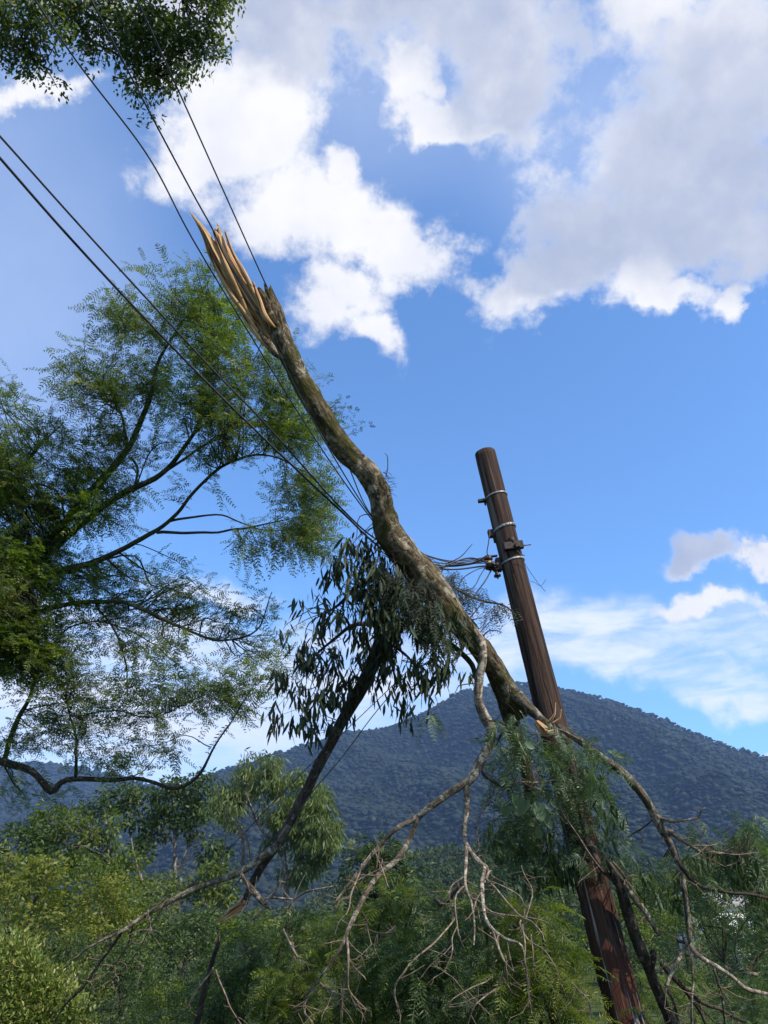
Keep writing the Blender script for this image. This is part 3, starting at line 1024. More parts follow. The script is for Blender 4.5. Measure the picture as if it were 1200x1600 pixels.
# ================================================================== LEFT FEATHER TREE
D0 = 12.6
lt = thing('feathery_tree', (-10.2, 12.5, 0), 'big airy tree with fine feathery leaves filling the left side', 'tree')
BK = M['green_bark']
key = 'left'
NODES[key] = []
tp = np.array([[-10.2, 12.5, -0.2, .30], [-10.0, 12.3, 2.0, .26], [*P(-330, 1130, 12.6), .24], [*P(-290, 800, 13), .18], [*P(-220, 500, 13.2), .08]])
pth = catmull(tp, 0.3)
NODES[key].append(pth)
a = Acc()
a.add(*tube(pth, 14, .1))
a.build('trunk', BK, lt)
LIMBS = [
    [(-330, 1130, 12.6, 40), (-120, 1060, 12.6, 36), (0, 955, 12.7, 30), (60, 872, 12.8, 25), (140, 772, 13.0, 21), (200, 700, 13, 15), (235, 620, 13, 12), (250, 560, 13.1, 8), (300, 480, 13.2, 5), (330, 430, 13.3, 3)],
    [(0, 955, 12.7, 26), (30, 915, 12.6, 23), (90, 850, 12.5, 20), (180, 778, 12.4, 17), (250, 742, 12.3, 13), (300, 680, 12.3, 9), (318, 630, 12.3, 8), (322, 560, 12.2, 6), (330, 500, 12, 3)],
    [(30, 925, 12.6, 17), (90, 893, 12.3, 16), (140, 880, 12.2, 15), (210, 848, 12.1, 12), (270, 810, 12, 9), (300, 772, 12, 8), (350, 727, 12, 7), (420, 712, 11.9, 5), (490, 745, 11.8, 2)],
    [(245, 832, 12.0, 8), (330, 832, 11.9, 6), (400, 822, 11.9, 4), (480, 805, 11.9, 2)],
    [(262, 815, 12, 7), (290, 810, 12, 6), (345, 805, 12, 4), (400, 825, 12, 3), (480, 830, 12, 2)],
    [(-60, 1030, 12.6, 18), (20, 985, 12.2, 15), (80, 950, 12.0, 12), (190, 940, 11.9, 10), (270, 975, 11.8, 8), (340, 1000, 11.8, 6), (400, 985, 11.8, 4), (425, 925, 11.7, 2)],
    [(150, 945, 12.0, 6), (180, 985, 11.9, 5), (197, 1040, 11.9, 4), (200, 1090, 11.9, 2)],
    [(70, 1020, 12, 5), (110, 980, 12, 4), (160, 972, 12, 4), (230, 1000, 12, 3), (290, 1050, 12, 2)],
    [(-330, 1130, 12.6, 26), (-120, 1165, 11.6, 23), (0, 1190, 11.3, 19), (50, 1206, 11.2, 16), (80, 1236, 11.2, 17), (105, 1217, 11.2, 13), (170, 1219, 11.2, 11), (220, 1216, 11.1, 9), (270, 1232, 11, 9), (308, 1213, 11, 8), (335, 1165, 11, 5), (370, 1115, 11, 3), (392, 1078, 11, 2)],
    [(5, 1192, 11.3, 12), (25, 1130, 11.4, 12), (50, 1080, 11.5, 8), (60, 1000, 11.6, 6), (55, 930, 11.7, 4)],
    [(118, 1215, 11.2, 8), (120, 1170, 11.2, 7), (116, 1140, 11.2, 5), (100, 1085, 11.2, 3)],
    [(200, 700, 13, 8), (190, 650, 12.8, 6), (165, 600, 12.7, 5), (120, 570, 12.7, 2)],
    [(250, 742, 12.3, 7), (330, 690, 12.5, 6), (400, 650, 12.6, 4), (450, 600, 12.7, 2)],
    [(0, 955, 12.7, 20), (-10, 850, 13, 14), (10, 770, 13.2, 9), (60, 700, 13.3, 6), (100, 660, 13.3, 3)],
    [(300, 680, 12.3, 8), (345, 640, 12.5, 6), (385, 590, 12.6, 4), (410, 530, 12.6, 2)],
    [(320, 580, 12.2, 5), (360, 520, 12.4, 4), (385, 475, 12.5, 2)],
    [(255, 540, 13.1, 6), (225, 500, 13.1, 4), (190, 465, 13, 2)],
    [(410, 655, 12.6, 5), (450, 680, 12.4, 4), (495, 690, 12.3, 2)],
    [(120, 1120, 11.2, 4), (180, 1110, 11.2, 3), (240, 1120, 11.2, 3), (320, 1085, 11.2, 2)],
    [(205, 715, 13, 6), (215, 735, 12.8, 6), (208, 770, 12.6, 4), (240, 700, 12.6, 3), (290, 690, 12.6, 2)],
    [(330, 1168, 11, 3), (290, 1150, 11, 2), (240, 1165, 11, 2), (180, 1150, 11, 1.5)],
]
for i, L in enumerate(LIMBS):
    L = [(x, y, d, w * .64) for x, y, d, w in L]
    limb('branch', L, M['green_bark'] if i not in (3, 4, 8) else M['dark_bark'], lt, sides=9, key=key, wig=0.02, seed=i, lump=0.10, step_px=11)
CL = [(285, 425, 70, 32, .55), (200, 500, 75, 55, .8), (300, 500, 85, 60, .75), (365, 560, 65, 75, .7), (130, 590, 65, 55, .75), (225, 600, 80, 50, .9), (330, 630, 90, 60, .75),
      (435, 610, 55, 75, .8), (480, 690, 55, 60, 1.0), (90, 690, 80, 60, .85), (30, 770, 80, 80, 1.0), (150, 780, 80, 60, .7), (200, 690, 80, 40, .7), (475, 770, 60, 50, 1.0), (440, 842, 90, 34, .8),
      (505, 835, 45, 55, .9), (20, 870, 90, 80, 1.1), (100, 895, 95, 45, .95), (230, 915, 95, 40, .95), (290, 945, 50, 35, .7), (30, 1010, 85, 70, 1.2), (95, 1050, 45, 45, 1.0), (375, 955, 65, 42, .6),
      (435, 1000, 35, 60, .4), (250, 1020, 90, 45, .5), (180, 985, 80, 50, .55), (300, 1080, 95, 45, .6), (200, 1090, 90, 50, .65), (120, 1120, 60, 45, .65), (355, 1095, 65, 40, .55), (60, 1150, 60, 40, .7),
      (240, 1165, 100, 30, .4), (-60, 900, 80, 150, 1.0), (-60, 650, 90, 100, .7), (340, 700, 60, 30, .5), (15, 700, 50, 40, .8), (410, 1050, 40, 40, .35), (300, 760, 50, 25, .25), (60, 1230, 50, 25, .5), (160, 1195, 50, 20, .4)]
rng2 = np.random.default_rng(11)
CL6 = [(*c_, D0 + rng2.uniform(-1.2, 0.8) * (1 if c_[1] < 1000 else .3) - (1.2 if c_[1] > 1000 else 0)) for c_ in CL]
cl = clumps(CL6, P, 2.75)
a, tw = twigs_to(cl, key, 0.010, sag=-0.1, amp=0.1)
a.build('twigs', M['green_bark'], lt, kind='stuff')
# sprays along the outer part of each twig
bs, ds, Ls = [], [], []
for p in tw:
    m_ = len(p)
    for k in range(12):
        t_ = 0.35 + 0.65 * rng.random()
        q = p[min(m_ - 1, int(t_ * m_))]
        bs.append(q[:3] + rng.normal(size=3) * 0.10)
        ax = unit(p[-1, :3] - p[max(0, m_ - 4), :3])
        ds.append(unit(ax * .5 + rng.normal(size=3) * .65 * np.array([1, 1, .6])))
        Ls.append(rng.uniform(0.22, 0.46))
bs, ds, Ls = np.array(bs), np.array(ds), np.array(Ls)
V, ti = pinnate(bs, ds, Ls, 9, 0.20, 0.050, 0.25, rach=.009)
foliage_obj('foliage', V, ti, M['feather'], lt)
# denser tufts at left edge and upper crown, sunlit tone in leaf colour
CLG = [(30, 1010, 80, 60, 1.4, 11.6), (20, 880, 70, 60, 1.0, 12), (10, 780, 55, 60, .8, 12.2), (345, 505, 35, 35, .9, 12.1), (425, 640, 45, 45, .45, 12.1), (140, 790, 60, 50, .45, 12.2), (90, 930, 70, 30, .6, 12), (330, 610, 60, 50, .3, 12.2)]
cg = clumps(CLG, P, 2.2)
a, tw2 = twigs_to(cg, key, 0.008)
a.build('twigs', M['green_bark'], lt, kind='stuff')
b_, d_, L_ = sprays_at(cg, 16, 0.22, 0.32, 0.0)
V, ti = pinnate(b_, d_, L_, 9, 0.24, 0.075, 0.35)
foliage_obj('foliage', V, ti, M['feather_green'], lt)

# ================================================================== OVERHEAD CROWN
ov = thing('overhanging_tree', (-7.4, 4.3, 0), 'dark leafy crown hanging into the top left corner above the wires', 'tree')
key = 'over'
NODES[key] = []
tp = np.array([[-7.4, 4.3, -0.2, .26], [-7.2, 4.2, 3, .22], [-6.8, 4.0, 6.5, .18], [-6.0, 3.8, 9.5, .12], [-5.2, 3.6, 11.5, .06]])
pth = catmull(tp, 0.3)
NODES[key].append(pth)
a = Acc()
a.add(*tube(pth, 12, .1))
a.build('trunk', M['dark_bark'], ov)
for i, L in enumerate([[(-420, -40, 7.6, 30), (-150, -60, 7.5, 20), (50, -20, 7.4, 11), (150, 30, 7.4, 6), (230, 60, 7.4, 3)],
                       [(-50, -50, 7.5, 12), (110, -110, 7.5, 9), (240, -60, 7.5, 6), (300, 20, 7.5, 3)],
                       [(-250, -50, 7.5, 12), (-100, 30, 7.4, 8), (0, 60, 7.3, 5), (80, 110, 7.3, 3)],
                       [(105, -5, 7.4, 6), (140, 60, 7.4, 4), (215, 100, 7.4, 3), (270, 130, 7.4, 2)]]):
    limb('branch', L, M['dark_bark'], ov, sides=7, key=key, wig=0.02, seed=i + 30)
CLO = [(50, 10, 110, 65, 1.1), (30, 80, 55, 40, .9), (190, 30, 100, 55, 1.3), (255, 70, 75, 50, 1.4), (240, 125, 45, 35, 1.1), (120, 60, 45, 30, .5), (325, 30, 42, 60, 1.0), (355, 5, 22, 22, .7), (95, 140, 9, 18, 1.2), (290, 110, 40, 28, .8),
       (340, -10, 40, 30, .9), (100, -60, 200, 50, 1.0), (-90, 20, 80, 80, 1.0), (300, -80, 100, 50, .8), (150, 100, 20, 15, .4), (230, 175, 14, 14, .5), (200, 130, 18, 16, .4)]
co_ = clumps([(*c_, 7.4 + rng2.uniform(-.4, .4)) for c_ in CLO], P, 2.5)
a, tw = twigs_to(co_, key, 0.008, amp=.08)
a.build('twigs', M['dark_bark'], ov, kind='stuff')
n = len(co_) * 56
c_ = np.repeat(co_, 56, 0)
u_ = randdir(n)
pos_ = c_ + u_ * 0.16 * rng.random((n, 1)) ** .5
d_ = unit(u_ * .4 + rng.normal(size=(n, 3)) * .5 + DOWN * .8)
V = rhomb(pos_, d_, unit(np.cross(d_, randdir(n))), rng.uniform(.035, .08, n), rng.uniform(.018, .036, n))
foliage_obj('foliage', V, rng.uniform(0, 1, n), M['overhead'], ov)

# ================================================================== UTILITY POLE
base = P(996, 1665, 6.5)
pole = thing('utility_pole', base, 'tall brown wooden utility pole leaning left, red at its foot, with steel bands', 'utility pole')
PX = [(758, 708, 9.72, 33), (775, 778, 9.4, 35), (790, 840, 9.1, 37), (806, 905, 8.85, 39.5), (830, 1010, 8.42, 43), (853, 1110, 8.05, 47), (890, 1250, 7.6, 51), (925, 1390, 7.16, 55), (975, 1580, 6.68, 60), (996, 1665, 6.5, 63)]
rows = np.array([[*P(x, y, d), w / 2 / FPX * d] for x, y, d, w in PX])
TOP, BOT = rows[0, :3], rows[-1, :3]
AX = unit(BOT - TOP)
PL = np.linalg.norm(BOT - TOP)
R_T, R_B = 0.134, 0.168


def pole_at(s):
    return TOP + AX * s, R_T + (R_B - R_T) * s / PL


n_s = 90
pp = np.array([[*(TOP + AX * PL * k / n_s), (R_T + (R_B - R_T) * k / n_s)] for k in range(n_s + 1)])
a = Acc()
V_, Q_, T_, B_ = tube(pp, 56, 0.03, seed=4, lump_scale=0.8, fibre=.022)
a.add(V_, Q_, T_, B_)
a.build('shaft', M['pole'], pole, smooth=True)
e1 = unit(np.cross(AX, np.array([0, 1.0, 0])))     # towards the right of the picture
e1 = -e1 if e1[0] < 0 else e1
e2 = np.cross(AX, e1)
e2 = -e2 if e2[1] > 0 else e2                      # towards the camera


def s_of(y):
    """distance down the pole for photo row y"""
    best, bs = 1e9, 0
    for k in range(600):
        s = PL * k / 600
        p = TOP + AX * s - CAM
        yy = 800 - FPX * (p @ UPV) / (p @ FWD)
        if abs(yy - y) < best:
            best, bs = abs(yy - y), s
    return bs


def band(y, h, holes=False, tilt=0.0):
    s = s_of(y)
    c_, r = pole_at(s)
    a_ = Acc()
    n = 28
    rr = r * 1.03
    h *= .72
    ang = np.arange(n) / n * 2 * math.pi
    ring = []
    for (rad, dz) in ((rr, -h / 2), (rr + .006, -h / 2), (rr + .006, h / 2), (rr, h / 2)):
        ring.append(c_ + rad * (np.cos(ang)[:, None] * e1 + np.sin(ang)[:, None] * e2) + AX * (dz + tilt * np.cos(ang))[:, None])
    V_ = np.array(ring).reshape(-1, 3)
    Q_ = [(k * n + j, k * n + (j + 1) % n, ((k + 1) % 4) * n + (j + 1) % n, ((k + 1) % 4) * n + j) for k in range(4) for j in range(n)]
    a_.add(V_, np.array(Q_))
    ob = a_.build('metal_band', M['galv'], pole, smooth=False)
    if holes:
        for t_ in (55, 72, 89, 106, 20, 37):
            an = math.radians(t_)
            dr = math.cos(an) * e1 + math.sin(an) * e2
            p0 = c_ + dr * (rr + .001) + AX * tilt * math.cos(an)
            b_ = Acc()
            b_.add(*tube(np.array([[*p0, .007], [*(p0 + dr * .008), .007]]), 8))
            b_.build('bolt_hole', M['rusty'], ob, smooth=False)
    return c_, r


def box_part(nm, c_, hx, hy, hz, m_, par=None, bev=0.25, axes=None):
    """box with bevelled edges round c_, axes along e1, e2, AX"""
    x_, y_, z_ = axes or (e1, e2, AX)
    bm_v = []
    for sx in (-1, 1):
        for sy in (-1, 1):
            for sz in (-1, 1):
                b = bev * min(hx, hy, hz)
                bm_v += [(sx * (hx - b), sy * (hy - b), sz * hz), (sx * (hx - b), sy * hy, sz * (hz - b)), (sx * hx, sy * (hy - b), sz * (hz - b))]
    import bmesh
    bm = bmesh.new()
    vs = [bm.verts.new(tuple(c_ + v[0] * x_ + v[1] * y_ + v[2] * z_ - orig(par or pole))) for v in bm_v]
    bmesh.ops.convex_hull(bm, input=vs)
    me = bpy.data.meshes.new(nm)
    bm.to_mesh(me)
    bm.free()
    return link(nm, me, m_, par or pole)


def rod(nm, p0, p1, r, m_, par=None, sides=10):
    a_ = Acc()
    a_.add(*tube(np.array([[*p0, r], [*p1, r]]), sides))
    return a_.build(nm, m_, par or pole, smooth=False)


c1_, r1_ = band(778, 0.032, tilt=-.018)
box_part('bracket', c1_ - e1 * (r1_ + .05) + AX * .02, .05, .03, .018, M['rusty'])
rod('bolt', c1_ - e1 * (r1_ + .02) + AX * .03, c1_ - e1 * (r1_ + .02) + AX * .09, .012, M['rusty'])
c2_, r2_ = band(828, 0.05, True, tilt=-.03)
box_part('bracket', c2_ - e1 * (r2_ + .03) + AX * .03, .04, .035, .05, M['rusty'])
rod('bolt', c2_ - e1 * (r2_ + .07) + AX * .03, c2_ - e1 * (r2_ + .0) + AX * .03, .014, M['rusty'])
rod('bolt', c2_ - e1 * (r2_ + .01) + AX * .09, c2_ - e1 * (r2_ + .01) + AX * .16, .014, M['rusty'])
c3_, r3_ = pole_at(s_of(862))
box_part('clamp', c3_ + e2 * (r3_ + .02) + e1 * .02, .12, .03, .05, M['rusty'])
box_part('clamp', c3_ + e2 * (r3_ + .05) + e1 * .06 + AX * .02, .03, .03, .03, M['rusty'])
rod('bolt', c3_ + e2 * (r3_ + .02) + e1 * .02 - AX * .11, c3_ + e2 * (r3_ + .02) + e1 * .02 - AX * .03, .035, M['rusty'])
rod('bolt', c3_ + e2 * (r3_ - .01) + e1 * (.10), c3_ + e2 * (r3_ - .01) + e1 * (.24), .008, M['steel'])
c4_, r4_ = band(880, 0.036, tilt=-.02)
box_part('bracket', c4_ - e1 * (r4_ + .03), .03, .05, .08, M['rusty'])
# spool insulator on its bracket
ci = P(764, 880, 8.9)
def spool(c_, h, r, ax):
    a_ = Acc()
    prof = [(0, .55), (0.05, 1), (.22, 1), (.32, .62), (.5, .5), (.68, .62), (.78, 1), (.95, 1), (1, .55)]
    a_.add(*tube(np.array([[*(c_ + ax * h * (t - .5)), r * q] for t, q in prof]), 14))
    return a_.build('insulator', M['porcelain'], pole)
spool(ci, .15, .058, AX)
rod('insulator_pin', ci - AX * .11, ci + AX * .11, .010, M['rusty'])
box_part('bracket', ci + e1 * .05 - AX * .085, .07, .02, .008, M['rusty'])
box_part('bracket', ci + e1 * .05 + AX * .085, .07, .02, .008, M['rusty'])
rod('yellowed_collar', ci - AX * .012, ci + AX * .012, .045, M['yellowed'])
cj = P(776, 895, 8.85)
spool(cj, .11, .042, AX)
rod('insulator_pin', cj - AX * .08, cj + AX * .08, .009, M['rusty'])
spool(P(773, 882, 8.8), .08, .035, unit(e1 + AX * .5))


def wire(name, pts, r, label, cat='wire', group=None, material=None, root=None, place=P, sides=6):
    rows_ = np.array([[*place(x, y, d), r] for x, y, d in pts])
    path = catmull(rows_, 0.06)
    a_ = Acc()
    a_.add(*tube(path, sides))
    ob = a_.build(name, material or M['cable'], root)
    if root is None:
        tag(ob, label, cat, group)
    return ob


# loose tie wires of the pole
wire('tie_wire', [(812, 868, 8.75), (826, 890, 8.75), (840, 910, 8.75), (852, 924, 8.75)], .0035, '', root=pole, material=M['steel'])
wire('tie_wire', [(853, 905, 8.75), (845, 916, 8.75), (836, 910, 8.75), (828, 908, 8.75)], .0028, '', root=pole, material=M['steel'])
wire('tie_wire', [(765, 835, 9.0), (763, 850, 8.95), (761, 865, 8.9), (768, 872, 8.9)], .006, '', root=pole, material=M['cable'])
wire('tie_wire', [(808, 860, 8.75), (814, 866, 8.7), (820, 868, 8.7)], .006, '', root=pole, material=M['steel'])

# ================================================================== LINES
G = 'overhead lines pulled down by the broken tree'
# each runs from the left/top of the picture over the tree to the pole
wire('power_line', [(-260, 0, 4.6), (-80, 155, 5.1), (0, 247, 5.4), (117, 380, 5.9), (266, 539, 6.5), (401, 674, 7.0), (532, 798, 7.5), (605, 862, 7.75), (690, 889, 8.2), (762, 884, 8.9)], .0105,
     'lowest and thickest black cable crossing from the left edge to the leaning trunk', 'cable', G)
wire('power_line', [(-260, -50, 4.6), (-80, 125, 5.1), (0, 213, 5.4), (148, 378, 5.95), (327, 572, 6.6), (420, 668, 7.0), (532, 793, 7.5), (600, 850, 7.8), (690, 884, 8.25), (765, 876, 8.9)], .0085,
     'black cable running just above the lowest one from the left edge', 'cable', G)
wire('power_line', [(-60, -180, 4.4), (105, 75, 5.0), (230, 242, 5.6), (299, 370, 5.9), (392, 525, 6.4), (495, 690, 7.0), (572, 800, 7.5), (620, 855, 7.85), (690, 880, 8.3), (768, 872, 9.0)], .0065,
     'thin line passing left of the torn top of the trunk', 'wire', G)
wire('power_line', [(80, -120, 4.4), (232, 172, 5.1), (300, 300, 5.6), (332, 358, 5.85), (356, 410, 6.1), (410, 500, 6.5), (433, 545, 6.7), (485, 650, 7.1), (575, 800, 7.6), (625, 850, 7.95), (700, 878, 8.4), (770, 880, 8.85)], .0065,
     'thin line lying across the torn pale wood of the trunk', 'wire', G)
wire('power_line', [(150, -140, 5.0), (270, 122, 5.8), (350, 300, 6.6), (410, 433, 7.25), (437, 490, 7.6), (490, 610, 7.75), (540, 718, 7.8), (577, 800, 7.85), (630, 850, 8.1), (700, 876, 8.5), (766, 870, 9.1)], .0065,
     'thin line passing right of the torn top and behind the mossy trunk', 'wire', G)
wire('guy_wire', [(690, 990, 8.6), (633, 1052, 8.3), (525, 1156, 7.9), (440, 1240, 7.7), (350, 1335, 7.5), (295, 1388, 7.35), (200, 1480, 7.0)], .0045,
     'thin wire slanting behind the dark branch down to the lower left', 'wire', 'thin wires slanting to the lower left')
wire('guy_wire', [(680, 1010, 8.8), (596, 1102, 8.5), (535, 1182, 8.3), (475, 1252, 8.2), (410, 1330, 8.0), (330, 1430, 7.9)], .0055,
     'thin wire right of the dark branch, crossing the mountain', 'wire', 'thin wires slanting to the lower left')
# service leads that droop at the pole
wire('service_cable', [(765, 880, 8.85), (735, 872, 8.6), (705, 880, 8.4), (685, 890, 8.3)], .011, 'thick black lead leaving the insulator towards the trunk', 'cable', 'leads at the insulator')
wire('service_cable', [(762, 886, 8.85), (745, 890, 8.6), (722, 905, 8.5), (716, 925, 8.4), (722, 940, 8.4)], .006, 'looped lead hanging lowest left of the insulator', 'cable', 'leads at the insulator')
wire('service_cable', [(768, 890, 8.85), (758, 908, 8.7), (745, 925, 8.6), (738, 935, 8.5), (730, 938, 8.5)], .008, 'lead dropping straight down from the insulator into the fronds', 'cable', 'leads at the insulator')
wire('service_cable', [(760, 884, 8.85), (750, 900, 8.7), (742, 915, 8.6), (728, 922, 8.5), (700, 915, 8.4)], .006, 'short lead curling between the others left of the pole', 'cable', 'leads at the insulator')

# ================================================================== BROKEN TREE
bt = thing('broken_tree', (P(1075, 1700, 6.9)[0], P(1075, 1700, 6.9)[1], 0), 'mossy tree trunk snapped off with a torn pale top, leaning over the wires', 'tree')
key = 'broken'
NODES[key] = []
TR = [(420, 452, 7.35, 14), (427, 478, 7.35, 32), (434, 510, 7.35, 44), (447, 545, 7.35, 45), (463, 580, 7.35, 43), (486, 620, 7.35, 44), (512, 665, 7.4, 46), (540, 705, 7.4, 47), (572, 735, 7.4, 50), (590, 765, 7.4, 50), (598, 800, 7.4, 49),
      (608, 832, 7.42, 56), (632, 865, 7.45, 62), (662, 902, 7.5, 60), (700, 955, 7.55, 54), (740, 1000, 7.6, 47), (765, 1032, 7.6, 42), (786, 1065, 7.62, 39), (803, 1095, 7.62, 36), (818, 1118, 7.62, 30)]
limb('trunk', [(t[0], t[1], t[2], t[3] * (.73 if i < 10 else .76)) for i, t in enumerate(TR)], M['trunk'], bt, sides=36, lump=0.17, key=key, ragged=0.12, step_px=6, seed=2, ls=4.6)
# smaller stem lying along the trunk's upper side
limb('branch', [(612, 838, 7.55, 20), (650, 870, 7.6, 26), (682, 905, 7.6, 26), (705, 935, 7.6, 18), (725, 962, 7.6, 10)], M['trunk_low'], bt, sides=14, lump=.12, seed=5)
# torn wood
a = Acc()
sh = px_path([(296, 330, 7.28, 1.5), (308, 346, 7.28, 8), (322, 368, 7.3, 17), (336, 398, 7.3, 27), (353, 428, 7.3, 32), (373, 460, 7.32, 34), (394, 492, 7.34, 32), (414, 522, 7.35, 28), (432, 550, 7.36, 14)], step_px=4, wscale=.70)
a.add(*tube(sh, 40, 0.16, seed=11, lump_scale=1.0, flat=.8, fibre=.22))
sp_ = a.build('torn_wood', M['torn'], bt, smooth=False)
a = Acc()
sh = px_path([(339, 359, 7.3, 17), (342, 368, 7.3, 21), (350, 392, 7.3, 28), (365, 420, 7.3, 35), (381, 448, 7.3, 40), (397, 476, 7.3, 40), (414, 500, 7.31, 34), (424, 522, 7.32, 14)], step_px=4, wscale=.62)
a.add(*tube(sh, 40, 0.16, 0.10, seed=15, lump_scale=1.0, flat=.8, fibre=.22))
a.build('torn_wood', M['torn'], bt, smooth=False)
a = Acc()
sh = px_path([(318, 362, 7.33, 4), (328, 376, 7.33, 13), (340, 392, 7.33, 20), (358, 425, 7.33, 29), (377, 458, 7.33, 34), (396, 490, 7.34, 35), (414, 518, 7.35, 30), (430, 545, 7.36, 14)], step_px=4)
a.add(*tube(sh, 44, 0.10, 0.10, seed=31, lump_scale=1.0, flat=.5, fibre=.16))
a.build('torn_wood', M['torn'], bt, smooth=False)
for i, L in enumerate([[(333, 362, 7.24, 2), (345, 395, 7.22, 5), (365, 440, 7.22, 8), (385, 485, 7.25, 7), (398, 505, 7.26, 2)],
                       [(352, 362, 7.28, 3), (362, 390, 7.24, 5), (380, 425, 7.22, 8), (398, 462, 7.24, 7), (408, 490, 7.25, 2)],
                       [(322, 385, 7.3, 2), (338, 420, 7.25, 6), (362, 462, 7.23, 8), (390, 500, 7.25, 6), (420, 540, 7.26, 2)],
                       [(395, 440, 7.26, 3), (405, 470, 7.22, 8), (415, 496, 7.22, 9), (430, 512, 7.25, 3)],
                       [(372, 478, 7.3, 3), (388, 505, 7.26, 7), (405, 528, 7.24, 7), (430, 556, 7.25, 2)]]):
    a = Acc()
    a.add(*tube(px_path(L, step_px=5), 6, 0.3, seed=20 + i, lump_scale=3))
    a.build('splinter', M['torn'], bt, smooth=False)
for i in range(10):
    t_ = random.uniform(.2, 1)
    x0, y0 = 318 + 95 * t_ + random.uniform(-8, 8), 372 + 130 * t_ + random.uniform(-8, 8)
    Ls_ = random.uniform(14, 34)
    ang = math.radians(-121 + random.uniform(-7, 7))
    w_ = random.uniform(1.2, 3)
    dd_ = 7.24 + .04 * random.random()
    a = Acc()
    a.add(*tube(px_path([(x0, y0, dd_ + .05, w_), (x0 + math.cos(ang) * Ls_ * .5, y0 + math.sin(ang) * Ls_ * .5, dd_, w_ * .9), (x0 + math.cos(ang) * Ls_, y0 + math.sin(ang) * Ls_, dd_ - .01, .5)], step_px=5), 5, .3, seed=60 + i, lump_scale=4))
    a.build('splinter', M['torn'], bt, smooth=False)
# dark bark rim round the tear
limb('bark_flap', [(404, 450, 7.32, 5), (411, 462, 7.30, 10), (421, 485, 7.29, 14), (433, 505, 7.29, 13), (446, 520, 7.3, 8)], M['trunk'], bt, sides=10, lump=.3, seed=9, step_px=5)
limb('bark_flap', [(384, 488, 7.34, 4), (396, 508, 7.30, 9), (412, 530, 7.27, 14), (432, 552, 7.26, 12), (452, 566, 7.3, 5)], M['trunk'], bt, sides=10, lump=.3, seed=13, step_px=5)
# ending beside the pole
limb('branch', [(775, 1050, 7.62, 30), (787, 1085, 7.66, 28), (796, 1115, 7.7, 26), (808, 1160, 7.7, 22), (826, 1220, 7.7, 20), (832, 1290, 7.6, 18), (842, 1390, 7.4, 14)], M['dark_bark'], bt, sides=12, key=key, seed=6)
limb('branch', [(806, 1085, 7.55, 22), (826, 1106, 7.5, 17), (844, 1122, 7.45, 13), (858, 1134, 7.4, 9), (864, 1139, 7.4, 3)], M['trunk_low'], bt, sides=12, seed=7)
a = Acc()
a.add(*tube(px_path([(838, 1128, 7.42, 9), (848, 1140, 7.36, 15), (856, 1146, 7.34, 10), (868, 1140, 7.34, 3)], step_px=4), 9, .25, seed=3))
a.build('torn_wood', M['torn'], bt, smooth=False)
for k, L in enumerate([[(856, 1130, 7.3, 5), (866, 1116, 7.3, 4), (868, 1098, 7.32, 1.5)], [(862, 1132, 7.3, 4), (874, 1122, 7.3, 3), (877, 1108, 7.3, 1)]]):
    a = Acc()
    a.add(*tube(px_path(L, step_px=4), 5, .25, seed=4 + k))
    a.build('splinter', M['torn'], bt, smooth=False)

